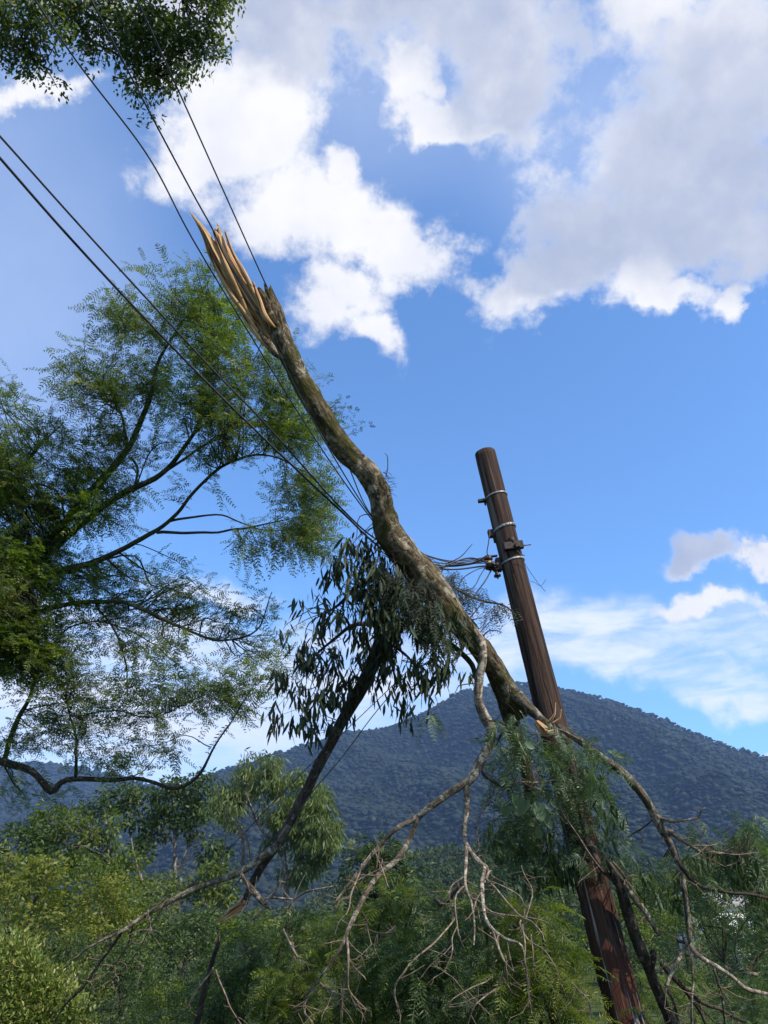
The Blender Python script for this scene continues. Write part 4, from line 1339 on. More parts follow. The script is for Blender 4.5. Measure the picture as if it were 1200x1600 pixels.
DK, PB, TW = M['dark_bark'], M['pale_bark'], M['twig_bark']
BR = [
    # dark branch to the lower left
    (DK, [(618, 905, 7.9, 44), (606, 950, 7.95, 42), (596, 1000, 7.95, 36), (575, 1055, 7.9, 33), (545, 1108, 7.85, 29), (520, 1155, 7.8, 25), (492, 1208, 7.7, 23), (465, 1262, 7.6, 23), (437, 1312, 7.5, 22), (410, 1352, 7.5, 20), (392, 1385, 7.5, 17), (382, 1412, 7.5, 14)]),
    (M['trunk_low'], [(452, 1290, 7.5, 14), (432, 1322, 7.45, 16), (400, 1346, 7.4, 15), (370, 1366, 7.35, 12), (340, 1376, 7.3, 11), (305, 1388, 7.2, 10), (252, 1416, 7.1, 9), (220, 1435, 7.0, 8), (195, 1452, 6.9, 7), (150, 1474, 6.8, 5), (125, 1490, 6.8, 4), (100, 1513, 6.8, 2.5)]),
    (DK, [(194, 1450, 6.9, 6), (180, 1472, 6.9, 6), (160, 1500, 6.9, 5.5), (141, 1528, 6.9, 6), (128, 1545, 6.9, 6), (100, 1572, 6.9, 4), (80, 1605, 6.9, 3)]),
    (DK, [(210, 1440, 7, 3), (205, 1462, 7, 4), (198, 1484, 7, 3), (160, 1530, 7, 2)]),
    (PB, [(232, 1422, 7, 3.5), (235, 1440, 7, 3.5), (239, 1462, 7, 3)]),
    (DK, [(262, 1408, 7.1, 3), (235, 1450, 7.1, 2.5), (205, 1500, 7.1, 2), (165, 1545, 7.1, 1.5)]),
    (M['trunk_low'], [(374, 1362, 7.3, 9), (386, 1380, 7.25, 10), (400, 1398, 7.2, 12), (412, 1412, 7.2, 11), (422, 1420, 7.2, 5)]),
    (PB, [(414, 1404, 7.2, 4), (430, 1405, 7.2, 4.5), (455, 1405, 7.2, 4), (480, 1396, 7.2, 4), (500, 1389, 7.2, 3.5), (527, 1383, 7.2, 2)]),
    (TW, [(378, 1366, 7.2, 4), (386, 1384, 7.2, 4), (388, 1400, 7.2, 4), (378, 1416, 7.2, 3)]),
    (TW, [(425, 1404, 7.2, 3.5), (432, 1390, 7.2, 4.5), (438, 1376, 7.2, 4), (446, 1379, 7.2, 2)]),
    (TW, [(340, 1376, 7.3, 3), (346, 1352, 7.3, 3), (352, 1325, 7.3, 2.5), (354, 1290, 7.3, 2), (352, 1262, 7.3, 1.5)]),
    (TW, [(378, 1352, 7.4, 6), (380, 1320, 7.4, 7), (376, 1300, 7.4, 5), (366, 1285, 7.4, 2.5)]),
    (TW, [(392, 1345, 7.4, 3), (386, 1310, 7.4, 3), (372, 1290, 7.4, 2.5), (362, 1270, 7.4, 1.5)]),
    # stub under the crown, right of the dark branch
    (DK, [(670, 985, 7.7, 9), (695, 1000, 7.65, 11), (720, 1020, 7.6, 11), (738, 1040, 7.6, 12), (742, 1060, 7.6, 8)]),
    (DK, [(628, 985, 7.9, 12), (560, 975, 7.8, 9), (520, 1000, 7.7, 6), (470, 1045, 7.6, 3)]),
    (DK, [(600, 900, 7.7, 12), (560, 915, 7.6, 9), (530, 945, 7.5, 6), (500, 965, 7.4, 4)]),
    (DK, [(606, 1000, 7.8, 8), (640, 1030, 7.7, 5), (655, 1060, 7.6, 3), (640, 1085, 7.6, 2)]),
    # pale hanging bough in the middle
    (PB, [(742, 985, 7.5, 14), (752, 1003, 7.4, 18), (754, 1030, 7.3, 18), (749, 1060, 7.25, 17), (748, 1095, 7.2, 18), (757, 1118, 7.2, 20), (769, 1142, 7.15, 20), (762, 1170, 7.1, 20), (748, 1195, 7.05, 19), (738, 1214, 7, 18), (727, 1225, 7, 15)]),
    (M['trunk_low'], [(732, 1220, 7.0, 15), (700, 1240, 6.95, 14), (672, 1260, 6.9, 13), (650, 1279, 6.9, 12), (620, 1294, 6.85, 9), (592, 1322, 6.85, 7), (567, 1353, 6.8, 7), (540, 1388, 6.8, 6), (521, 1414, 6.8, 4)]),
    (M['trunk_low'], [(654, 1276, 6.9, 10), (642, 1305, 6.85, 10), (620, 1343, 6.8, 11), (588, 1372, 6.8, 11), (570, 1398, 6.75, 11), (558, 1422, 6.75, 11), (545, 1450, 6.7, 9), (535, 1475, 6.7, 7), (515, 1508, 6.7, 5), (497, 1533, 6.7, 4), (460, 1588, 6.7, 3)]),
    (TW, [(565, 1350, 6.8, 4.5), (557, 1378, 6.8, 4.5), (550, 1400, 6.75, 4), (547, 1416, 6.7, 3), (540, 1430, 6.7, 3)]),
    (TW, [(585, 1327, 6.8, 4), (595, 1352, 6.7, 4), (607, 1386, 6.7, 3)]),
    (TW, [(541, 1460, 6.7, 6), (543, 1490, 6.65, 5.5), (543, 1520, 6.6, 5), (545, 1546, 6.6, 4.5), (562, 1567, 6.6, 3.5), (572, 1578, 6.6, 3), (567, 1588, 6.6, 2)]),
    (TW, [(544, 1492, 6.65, 3.5), (553, 1512, 6.6, 3), (572, 1532, 6.6, 2)]),
    (TW, [(542, 1518, 6.6, 3.5), (536, 1545, 6.6, 3), (533, 1590, 6.6, 3), (534, 1612, 6.6, 2)]),
    (TW, [(497, 1533, 6.7, 4), (480, 1552, 6.65, 4), (476, 1580, 6.6, 4), (485, 1592, 6.6, 3), (492, 1604, 6.6, 2)]),
    (TW, [(500, 1535, 6.7, 3), (515, 1548, 6.65, 3), (536, 1556, 6.6, 3)]),
    (DK, [(566, 1425, 6.75, 5), (574, 1440, 6.7, 4), (574, 1452, 6.7, 3), (600, 1459, 6.7, 3), (618, 1446, 6.7, 2)]),
    # straight down from the fork
    (PB, [(728, 1222, 7.0, 13), (729, 1250, 6.95, 12), (727, 1282, 6.9, 11), (725, 1308, 6.85, 10), (733, 1328, 6.8, 10), (748, 1345, 6.75, 9), (757, 1356, 6.7, 8), (753, 1380, 6.65, 8), (753, 1400, 6.6, 8), (757, 1430, 6.6, 7), (768, 1450, 6.55, 6.5), (790, 1467, 6.5, 5.5), (815, 1478, 6.5, 4.5), (822, 1520, 6.5, 3), (826, 1555, 6.5, 2.5), (832, 1590, 6.5, 2)]),
    (PB, [(729, 1322, 6.8, 8), (727, 1350, 6.75, 7), (726, 1378, 6.7, 6.5), (733, 1398, 6.65, 5.5), (739, 1412, 6.6, 4.5), (741, 1440, 6.6, 4), (740, 1477, 6.6, 3)]),
    (TW, [(749, 1345, 6.75, 6), (760, 1352, 6.7, 6), (764, 1362, 6.68, 6), (757, 1380, 6.65, 5)]),
    (TW, [(759, 1372, 6.65, 5), (775, 1388, 6.6, 4.5), (795, 1412, 6.55, 4), (815, 1432, 6.5, 4), (832, 1440, 6.5, 3), (848, 1458, 6.5, 2.5), (852, 1472, 6.5, 1.5)]),
    (TW, [(765, 1378, 6.62, 3), (790, 1390, 6.6, 3), (812, 1402, 6.6, 2.5), (820, 1418, 6.6, 2.5), (820, 1432, 6.6, 2)]),
    (TW, [(822, 1435, 6.5, 3), (828, 1415, 6.5, 2.5), (830, 1392, 6.5, 2.5), (820, 1368, 6.5, 2), (815, 1352, 6.5, 1.5)]),
    (TW, [(738, 1404, 6.6, 4), (752, 1410, 6.6, 3.5), (770, 1424, 6.6, 3), (800, 1430, 6.6, 3), (830, 1435, 6.6, 3), (858, 1443, 6.6, 2)]),
    (TW, [(726, 1385, 6.7, 4.5), (714, 1400, 6.65, 4), (711, 1420, 6.6, 3.5), (715, 1445, 6.6, 3), (720, 1466, 6.6, 2.5)]),
    (TW, [(724, 1370, 6.7, 2.5), (708, 1380, 6.7, 2.5), (700, 1396, 6.7, 2)]),
    (TW, [(752, 1394, 6.6, 3), (743, 1405, 6.6, 3.5), (736, 1430, 6.6, 3)]),
    (TW, [(712, 1430, 6.6, 3.5), (700, 1450, 6.55, 4), (680, 1470, 6.5, 4), (650, 1497, 6.45, 4), (630, 1521, 6.4, 4.5), (618, 1540, 6.4, 4.5), (620, 1565, 6.4, 4), (626, 1590, 6.4, 3), (624, 1610, 6.4, 2)]),
    (TW, [(714, 1448, 6.6, 3), (707, 1465, 6.6, 3), (708, 1480, 6.6, 3), (704, 1502, 6.6, 2)]),
    (TW, [(770, 1456, 6.5, 5), (777, 1480, 6.45, 5), (784, 1497, 6.4, 5), (790, 1512, 6.4, 4.5), (780, 1535, 6.4, 4), (777, 1545, 6.4, 4), (760, 1556, 6.35, 3.5), (742, 1570, 6.3, 3), (734, 1588, 6.3, 3), (730, 1605, 6.3, 2)]),
    (TW, [(779, 1462, 6.5, 3.5), (780, 1480, 6.45, 3), (788, 1505, 6.4, 2.5), (793, 1535, 6.4, 2.5)]),
    (TW, [(776, 1500, 6.4, 2.5), (765, 1530, 6.4, 2.5), (735, 1545, 6.35, 3), (710, 1560, 6.3, 3), (698, 1575, 6.3, 2.5), (695, 1590, 6.3, 2)]),
    (TW, [(814, 1438, 6.5, 4), (820, 1455, 6.45, 3.5), (830, 1470, 6.45, 3), (850, 1485, 6.4, 3), (862, 1500, 6.4, 3), (872, 1520, 6.4, 2.5), (876, 1540, 6.4, 2)]),
    (TW, [(816, 1445, 6.45, 3.5), (819, 1475, 6.4, 3), (818, 1500, 6.4, 3), (824, 1535, 6.4, 2.5), (830, 1565, 6.4, 2)]),
    (TW, [(830, 1460, 6.45, 2.5), (832, 1490, 6.45, 2.5), (832, 1512, 6.45, 1.5)]),
    (TW, [(795, 1470, 6.5, 2.5), (800, 1500, 6.5, 2), (803, 1520, 6.5, 1.5)]),
    (TW, [(893, 1535, 6.3, 3.5), (905, 1548, 6.3, 3.5), (920, 1563, 6.3, 3), (922, 1580, 6.3, 2.5)]),
    (TW, [(690, 1493, 6.5, 2.5), (670, 1510, 6.5, 2.5), (655, 1530, 6.5, 2)]),
    # dark bent twig and the thin one right of the fork
    (DK, [(750, 1196, 7.1, 6), (757, 1212, 7.05, 6), (770, 1222, 7, 6), (787, 1229, 7, 6), (794, 1236, 7, 4)]),
    (TW, [(788, 1226, 7.0, 4), (815, 1223, 6.95, 4.5), (840, 1222, 6.9, 4), (870, 1218, 6.9, 4), (900, 1212, 6.9, 3), (906, 1200, 6.9, 2)]),
    (TW, [(820, 1224, 6.9, 3.5), (845, 1235, 6.85, 3.5), (868, 1254, 6.8, 3), (885, 1268, 6.8, 2)]),
    (TW, [(838, 1142, 7.1, 3), (840, 1170, 7.05, 3), (843, 1195, 7.0, 3), (834, 1219, 6.95, 3)]),
    (DK, [(764, 1126, 7.1, 4), (776, 1126, 7.1, 5), (785, 1132, 7.1, 5), (782, 1150, 7.1, 4), (775, 1165, 7.1, 2)]),
    (TW, [(860, 1136, 7.2, 4), (880, 1143, 7.1, 3.5), (905, 1155, 7.0, 3), (935, 1168, 7, 2)]),
    (TW, [(700, 1345 - 5, 6.9, 1.5), (745, 1330, 6.9, 2.5), (745, 1300, 6.95, 3), (752, 1275, 6.95, 3), (765, 1245, 7, 2.5)]),
    (TW, [(868, 1240, 6.8, 2), (880, 1270, 6.75, 3), (905, 1310, 6.7, 3), (925, 1340, 6.7, 3), (943, 1362, 6.7, 2)]),
    # right hand bough
    (M['trunk_low'], [(872, 1135, 7.35, 12), (905, 1158, 7.2, 13), (947, 1188, 7.05, 15), (962, 1198, 7.0, 16), (980, 1214, 6.95, 16), (998, 1234, 6.95, 16), (1012, 1254, 6.9, 16), (1024, 1277, 6.9, 17), (1036, 1300, 6.85, 15), (1048, 1320, 6.8, 14), (1058, 1345, 6.75, 13), (1065, 1366, 6.7, 12), (1071, 1400, 6.6, 11.5), (1075, 1435, 6.55, 10.5), (1076, 1462, 6.5, 10.5), (1076, 1475, 6.5, 8)]),
    (M['trunk_low'], [(1028, 1277, 6.9, 8), (1040, 1281, 6.85, 7), (1054, 1283, 6.8, 6), (1075, 1280, 6.8, 4), (1092, 1277, 6.8, 4), (1095, 1268, 6.8, 3), (1102, 1262, 6.8, 2)]),
    (M['trunk_low'], [(1044, 1298, 6.85, 11), (1058, 1308, 6.8, 10), (1073, 1318, 6.75, 7), (1090, 1328, 6.7, 5), (1105, 1340, 6.7, 2.5)]),
    (TW, [(1082, 1322, 6.75, 4), (1110, 1323, 6.7, 3), (1130, 1318, 6.7, 2)]),
    (TW, [(1090, 1328, 6.75, 3), (1120, 1332, 6.7, 3), (1150, 1335, 6.7, 3), (1185, 1332, 6.7, 2)]),
    (DK, [(1022, 1280, 6.9, 3), (1008, 1292, 6.9, 3), (990, 1302, 6.9, 2.5), (980, 1308, 6.9, 1.5)]),
    (DK, [(1058, 1340, 6.75, 8), (1064, 1352, 6.7, 9), (1075, 1368, 6.7, 8), (1088, 1380, 6.65, 6), (1100, 1387, 6.6, 6), (1120, 1391, 6.6, 6), (1145, 1396, 6.55, 6), (1175, 1398, 6.5, 6), (1205, 1404, 6.5, 6)]),
    (PB, [(1075, 1468, 6.5, 9), (1068, 1484, 6.5, 8), (1058, 1506, 6.45, 8), (1048, 1524, 6.45, 8), (1041, 1542, 6.4, 7)]),
    (PB, [(1077, 1474, 6.5, 9), (1086, 1488, 6.48, 9), (1100, 1499, 6.45, 9), (1115, 1508, 6.45, 9), (1135, 1521, 6.4, 8), (1150, 1532, 6.4, 8), (1168, 1545, 6.4, 8), (1205, 1554, 6.4, 7)]),
    (PB, [(1080, 1482, 6.5, 5), (1080, 1505, 6.45, 5), (1082, 1535, 6.45, 5), (1080, 1570, 6.4, 5), (1082, 1612, 6.4, 5)]),
    (TW, [(1080, 1450, 6.5, 2), (1088, 1470, 6.5, 2), (1096, 1490, 6.5, 2)]),
    (DK, [(1058, 1471, 6.55, 5), (1070, 1474, 6.5, 7), (1084, 1484, 6.55, 7), (1098, 1496, 6.55, 4)]),
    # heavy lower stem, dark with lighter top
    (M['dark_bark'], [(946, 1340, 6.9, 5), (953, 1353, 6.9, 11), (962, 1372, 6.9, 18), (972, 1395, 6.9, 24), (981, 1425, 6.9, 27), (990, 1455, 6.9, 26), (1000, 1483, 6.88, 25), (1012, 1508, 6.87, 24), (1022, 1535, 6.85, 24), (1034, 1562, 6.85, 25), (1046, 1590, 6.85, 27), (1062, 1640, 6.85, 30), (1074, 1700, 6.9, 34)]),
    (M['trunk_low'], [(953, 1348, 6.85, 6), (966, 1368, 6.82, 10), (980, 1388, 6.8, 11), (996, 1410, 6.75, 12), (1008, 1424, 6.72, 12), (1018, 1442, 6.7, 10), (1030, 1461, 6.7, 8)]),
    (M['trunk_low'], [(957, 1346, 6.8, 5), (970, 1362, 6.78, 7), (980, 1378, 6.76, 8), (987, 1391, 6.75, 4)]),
    (DK, [(1034, 1506, 6.7, 10), (1042, 1516, 6.7, 11), (1055, 1530, 6.68, 11), (1070, 1545, 6.65, 10), (1085, 1558, 6.6, 9), (1105, 1570, 6.6, 8), (1125, 1577, 6.6, 7), (1145, 1588, 6.6, 6), (1165, 1596, 6.6, 6)]),
    (DK, [(1053, 1526, 6.7, 7), (1068, 1545, 6.65, 7), (1082, 1564, 6.65, 7), (1095, 1585, 6.65, 6), (1108, 1612, 6.65, 6)]),
    (DK, [(1060, 1530, 6.6, 3.5), (1075, 1550, 6.6, 3), (1100, 1580, 6.55, 3), (1125, 1605, 6.5, 3)]),
    (M['trunk_low'], [(1116, 1514, 6.5, 6), (1123, 1540, 6.5, 6), (1128, 1565, 6.5, 5.5), (1132, 1600, 6.5, 5)]),
    (M['trunk_low'], [(1040, 1542, 6.75, 8), (1050, 1560, 6.72, 7), (1057, 1580, 6.7, 7), (1062, 1615, 6.7, 6)]),
    (M['trunk_low'], [(1132, 1503, 6.8, 6), (1150, 1512, 6.8, 7), (1165, 1518, 6.8, 7), (1184, 1523, 6.8, 7)]),
    (DK, [(1016, 1490, 6.85, 3), (1021, 1486, 6.8, 10), (1021, 1500, 6.8, 11), (1020, 1515, 6.8, 5)]),
    # stem seen behind the fronds
    (DK, [(884, 1150, 7.6, 16), (900, 1230, 7.4, 14), (915, 1300, 7.2, 14), (935, 1350, 7.0, 12), (955, 1372, 6.95, 10)]),
    # twigs low in the middle
    (TW, [(443, 1452, 7, 4), (452, 1470, 7, 5), (462, 1490, 7, 5), (473, 1508, 7, 3)]),
    (TW, [(333, 1512, 7.0, 3), (322, 1528, 7, 4), (308, 1548, 7, 4), (290, 1580, 7, 4)]),
    (TW, [(338, 1515, 7, 3.5), (345, 1535, 6.95, 3.5), (355, 1560, 6.9, 3.5), (360, 1575, 6.9, 3.5), (378, 1602, 6.9, 3)]),
    (DK, [(680, 1350 + 55, 7.1, 9), (690, 1415, 7.0, 7), (710, 1395, 6.9, 5), (724, 1378, 6.8, 4)]),
]
for i, (m_, L) in enumerate(BR):
    mw = max(t[3] for t in L)
    k_ = .66 if mw > 30 else .80 if mw > 12 else .76 if m_ is not TW else .70
    L = [(x, y, d, max(w * k_, 1.3)) for x, y, d, w in L]
    if i > 2:                                   # the hanging ends swing towards the road
        L = [(x, y, d - 0.95 * min(1, max(0, y - 1320) / 170) * min(1, max(0, (x - 440) / 60)) * min(1, max(0, (950 - x) / 30)), w) for x, y, d, w in L]
    limb('branch', L, m_, bt, sides=16 if mw > 20 else 10 if mw > 8 else 6, lump=0.16 if mw > 6 else .08, key=key, seed=40 + i, step_px=6 if mw < 10 else 8,
         wig=0.022 if mw < 5 else 0.012 if mw < 12 else .006, ls=4.0)
# splintered stub end on the dark branch
a = Acc()
a.add(*tube(px_path([(384, 1405, 7.5, 13), (374, 1416, 7.5, 11), (360, 1427, 7.48, 8), (345, 1437, 7.46, 4), (337, 1442, 7.45, 1)], step_px=3), 8, .25, seed=44))
a.build('torn_wood', M['torn'], bt, smooth=False)
for L in ([(376, 1410, 7.45, 4), (362, 1419, 7.43, 4), (349, 1428, 7.42, 1)], [(380, 1418, 7.45, 4), (364, 1431, 7.43, 4), (348, 1440, 7.42, 1)]):
    a = Acc()
    a.add(*tube(px_path(L, step_px=3), 5, .2, seed=45))
    a.build('splinter', M['torn'], bt, smooth=False)

# small dead twigs on the dark and pale boughs
a = Acc()
for i in range(420):
    pth = NODES[key][random.randrange(2, len(NODES[key]))]
    k = random.randrange(1, len(pth))
    q = pth[k]
    if q[3] > .06:
        continue
    L_ = random.uniform(.05, .26)
    d_ = unit(rng.normal(size=3) + np.array([0, 0, -.6]))
    d2 = unit(d_ + rng.normal(size=3) * .5)
    r_ = min(q[3] * .5, .0045)
    a.add(*tube(catmull(np.array([[*q[:3], r_], [*(q[:3] + d_ * L_ * .5), r_ * .8], [*(q[:3] + (d_ + d2) * L_ * .5), r_ * .3]]), L_ / 4), 4, cap=False))
a.build('twigs', TW, bt, kind='stuff')

# longer dead twigs hanging from the thin ends
a = Acc()
ends = [p for p in NODES[key] if p[:, 3].max() < .030 and p[-1, 2] < 2.6]
for i in range(80):
    pth = random.choice(ends)
    q = pth[random.randrange(len(pth) // 3, len(pth))]
    L_ = random.uniform(.12, .42)
    d_ = unit(rng.normal(size=3) * np.array([1, .6, .5]) + np.array([0, 0, -.7]))
    r_ = min(q[3] * .7, .0048)
    p1 = q[:3] + d_ * L_ * .45
    d2 = unit(d_ + rng.normal(size=3) * .45)
    p2 = p1 + d2 * L_ * .35
    p3 = p2 + unit(d2 + rng.normal(size=3) * .5) * L_ * .25
    a.add(*tube(np.array([[*q[:3], r_], [*p1, r_ * .85], [*p2, r_ * .6], [*p3, r_ * .3]]), 4, cap=False))
    for pp_ in (p1, p2):
        e_ = pp_ + unit(d2 + rng.normal(size=3) * .8) * L_ * .3
        a.add(*tube(np.array([[*pp_, r_ * .6], [*((pp_ + e_) / 2 + rng.normal(size=3) * .008), r_ * .45], [*e_, r_ * .25]]), 4, cap=False))
a.build('twigs', TW, bt, kind='stuff')

# ---------------------------------------------------------------- hanging leaves of the centre crown
HC = [(518, 895, 26, 30, .9), (548, 880, 36, 40, 1.1), (590, 885, 34, 55, 1.8), (612, 935, 45, 55, 1.8), (650, 930, 40, 50, 1.5), (500, 950, 34, 45, .8), (560, 960, 55, 50, 1.0), (620, 990, 45, 45, 1.6), (680, 975, 45, 40, 1.9),
      (465, 1005, 32, 38, .6), (515, 1020, 55, 48, .8), (450, 1068, 35, 32, .8), (505, 1085, 48, 36, .8), (598, 1045, 60, 38, 1.0), (655, 1060, 50, 34, .9), (705, 1035, 34, 34, 1.0), (432, 1120, 26, 20, .9), (480, 1130, 34, 28, 1.0), (440, 1060, 26, 20, .6), (520, 1100, 40, 30, .7),
      (625, 1095, 36, 24, .7), (585, 1000, 50, 40, .9), (722, 990, 25, 25, .7), (560, 840, 20, 25, .6), (640, 1125, 20, 12, .6), (555, 1050, 40, 30, .6)]
hk = [(*c_, 7.6 + rng2.uniform(-.35, .35)) for c_ in HC]
hcl = clumps(hk, P, 2.15)
a, tw = twigs_to(hcl, key, 0.007, amp=.15, sag=.2)
a.build('twigs', DK, bt, kind='stuff')
per = 11
n = len(hcl) * per
c_ = np.repeat(hcl, per, 0)
base_ = c_ + rng.normal(size=(n, 3)) * np.array([.042, .042, .05])
d_ = unit(DOWN + rng.normal(size=(n, 3)) * np.array([.32, .32, .15]))
L_ = rng.uniform(.08, .20, n)
W_ = L_ * rng.uniform(.15, .25, n)
nn = unit(np.cross(d_, randdir(n)))
order = np.argsort(base_ @ FWD)             # nearest first: those are the leaves one can pick out
front = np.zeros(n, bool)
size_key = L_ - 0.25 * ((base_ - CAM) @ FWD - 7.6)
sel = np.argsort(-size_key)[:280]
front[sel] = True
rest = ~front
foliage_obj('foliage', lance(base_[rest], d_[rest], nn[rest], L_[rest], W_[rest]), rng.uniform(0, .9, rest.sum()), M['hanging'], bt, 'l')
LEAFV = []
for v in range(5):
    e = np.array([[0, 0, 0.0]]), np.array([[1.0, 0, 0]]), np.array([[0, 0, 1.0]])
    me = mesh_from('leaf', lance(e[0], e[1], e[2], np.array([1.0]), np.array([.16 + .02 * v]), fold=.15 + .08 * v), lance_quads(1), tint=[.1 + .2 * v, .15 + .2 * v])
    me.materials.append(M['hanging'])
    LEAFV.append(me)
o_b = orig(bt)


def leaf_obj(base1, d1, n1, L1, me=None, name='leaf'):
    o = bpy.data.objects.new(name, me or random.choice(LEAFV))
    COL.objects.link(o)
    o.parent = bt
    sd_ = np.cross(n1, d1)
    m_ = Matrix(((d1[0], sd_[0], n1[0], 0), (d1[1], sd_[1], n1[1], 0), (d1[2], sd_[2], n1[2], 0), (0, 0, 0, 1)))
    p_ = base1 - o_b
    o.matrix_local = Matrix.Translation(p_) @ m_ @ Matrix.Diagonal((L1, L1, L1, 1))
    return o


for i in sel:
    leaf_obj(base_[i], d_[i], nn[i], L_[i])
# a few leaves facing the light, painted paler to look lit
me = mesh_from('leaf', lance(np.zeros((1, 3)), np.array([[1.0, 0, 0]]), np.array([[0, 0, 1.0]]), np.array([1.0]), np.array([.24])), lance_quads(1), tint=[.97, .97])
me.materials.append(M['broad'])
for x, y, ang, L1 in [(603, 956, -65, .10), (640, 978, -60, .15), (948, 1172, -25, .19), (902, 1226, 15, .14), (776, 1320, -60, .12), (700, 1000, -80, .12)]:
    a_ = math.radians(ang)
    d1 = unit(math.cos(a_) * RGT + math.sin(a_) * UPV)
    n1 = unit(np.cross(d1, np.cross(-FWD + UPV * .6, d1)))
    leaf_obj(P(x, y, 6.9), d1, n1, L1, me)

# fine wilted sprays in the centre crown and at the pole
FC = [(650, 945, 44, 50, .8, 7.3), (690, 985, 34, 36, .9, 7.3), (690, 880, 14, 8, .6, 8.2), (700, 895, 30, 14, 1.2, 8.2), (735, 925, 32, 16, 1.4, 8.3), (730, 945, 20, 12, .8, 8.3), (775, 945, 20, 16, 1.1, 8.3), (765, 965, 12, 10, .8, 8.3), (610, 910, 30, 40, .6, 7.2), (575, 870, 30, 20, .6, 7.4)]
fcl = clumps(FC, P, 5.0)
a, tw = twigs_to(fcl, key, 0.005)
a.build('twigs', DK, bt, kind='stuff')
b_, dd_, L_ = sprays_at(fcl, 5, .06, .17, -.5)
V, ti = pinnate(b_, unit(dd_ + DOWN * .6), L_, 8, .34, .05, .5)
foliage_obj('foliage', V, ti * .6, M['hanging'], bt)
# twigs above the service leads
for L in ([(640, 900, 8.0, 3), (690, 886, 8.2, 4), (740, 880, 8.2, 4), (760, 868, 8.2, 2)], [(690, 905, 8.2, 3), (720, 925, 8.3, 4), (750, 938, 8.3, 4), (785, 945, 8.3, 3), (800, 955, 8.3, 2)],
          [(700, 880, 8.2, 2), (720, 870, 8.2, 1.5), (738, 850, 8.2, 1)], [(745, 1005, 7.5, 3), (765, 985, 7.5, 2), (785, 988, 7.5, 1)]):
    limb('branch', L, DK, bt, sides=5, key=key, seed=91)
# tiny leaves on the right side of the trunk
sc = clumps([(515, 590, 10, 12, .5, 7.5), (530, 635, 12, 15, .6, 7.5), (555, 665, 20, 12, .6, 7.5), (540, 650, 20, 20, .3, 7.5)], P, 16)
NODES['tk'] = [NODES[key][0]]
a, tw = twigs_to(sc, 'tk', .003)
a.build('twigs', DK, bt, kind='stuff')
b_, dd_, L_ = sprays_at(sc, 4, .03, .06, .1)
V, ti = pinnate(b_, dd_, L_, 3, .35, .16, .2)
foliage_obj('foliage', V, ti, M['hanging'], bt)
# shaggy bark and roots on the bend
a = Acc()
for i in range(60):
    y = random.uniform(735, 800)
    p0 = P(600 + random.uniform(-4, 10), y, 7.32)
    d_ = unit(np.array([random.uniform(.1, .9), -.3, random.uniform(-1, .2)]))
    Lr = random.uniform(.03, .09)
    a.add(*tube(np.array([[*p0, .003], [*(p0 + d_ * Lr * .5), .0025], [*(p0 + d_ * Lr + DOWN * .02), .001]]), 4, cap=False))
a.build('bark_fibres', DK, bt, kind='stuff')
limb('twig', [(603, 745, 7.35, 1.6), (606, 730, 7.35, 1.4), (605, 712, 7.35, 1.2), (601, 708, 7.35, .8)], DK, bt, sides=4)

# ---------------------------------------------------------------- wilting fronds round the pole
WC = [(800, 1128, 34, 22, 1.2), (838, 1160, 50, 26, 1.2), (890, 1158, 42, 24, 1.1), (800, 1180, 36, 34, 1.1), (868, 1205, 50, 30, 1.2), (925, 1195, 40, 36, 1.2), (785, 1235, 20, 34, .9), (770, 1330, 10, 40, .7), (850, 1262, 46, 36, 1.1), (915, 1250, 36, 40, 1.0),
      (800, 1300, 26, 44, 1.3), (850, 1330, 38, 44, 1.1), (895, 1315, 30, 30, .9), (960, 1310, 22, 40, .8), (1085, 1300, 30, 22, .8), (1150, 1285, 46, 26, .6), (1140, 1338, 55, 36, 1.2), (1180, 1320, 40, 40, 1.0), (1045, 1350, 30, 36, .7),
      (1010, 1380, 28, 36, .6), (945, 1285, 26, 40, .8), (1110, 1395, 40, 30, .7), (1185, 1375, 30, 40, 1.0), (760, 1300, 22, 40, .6), (780, 1370, 40, 30, 1.0), (1030, 1470, 30, 26, .5), (665, 1080 + 40, 22, 14, .5), (1190, 1480, 25, 60, 1.0), (1130, 1480, 40, 22, .8), (1090, 1345, 40, 30, 1.0), (1165, 1310, 40, 30, 1.0), (1070, 1430, 26, 30, .5)]
wk = [(*c_, 7.15 + rng2.uniform(-.25, .3)) for c_ in WC]
wcl = clumps(wk, P, 1.9)
a, tw = twigs_to(wcl, key, 0.006, sag=.2)
a.build('twigs', M['green_bark'], bt, kind='stuff')
b_, dd_, L_ = sprays_at(wcl, 5, .08, .17, -.3)
V, ti = pinnate(b_, unit(dd_ + DOWN * .5), L_, 9, .36, .065, .55, rach=.01)
foliage_obj('foliage', V, ti, M['wilted'], bt)
DC = [(800, 1330, 30, 44, 1.6, 7.3), (850, 1350, 40, 44, 1.6, 7.3), (890, 1345, 34, 40, 1.2, 7.3), (775, 1285, 20, 36, 1.0, 7.4), (830, 1300, 36, 30, 1.2, 7.4), (945, 1240, 16, 30, .8, 7.1), (950, 1300, 14, 34, .8, 7.1),
      (1095, 1335, 26, 22, .9, 6.8), (1150, 1350, 34, 26, 1.2, 6.8), (1055, 1390, 24, 30, .9, 6.9), (1195, 1400, 20, 50, 1.2, 6.9), (1020, 1385, 24, 24, .8, 6.9)]
dcl = clumps(DC, P, 3.0)
n = len(dcl) * 11
dp = np.repeat(dcl, 11, 0) + rng.normal(size=(n, 3)) * .055
dd1 = unit(DOWN + rng.normal(size=(n, 3)) * .35)
L1_ = rng.uniform(.07, .16, n)
foliage_obj('foliage', lance(dp, dd1, unit(np.cross(dd1, randdir(n))), L1_, L1_ * .2), rng.uniform(0, .95, n), M['deep'], bt, 'l')
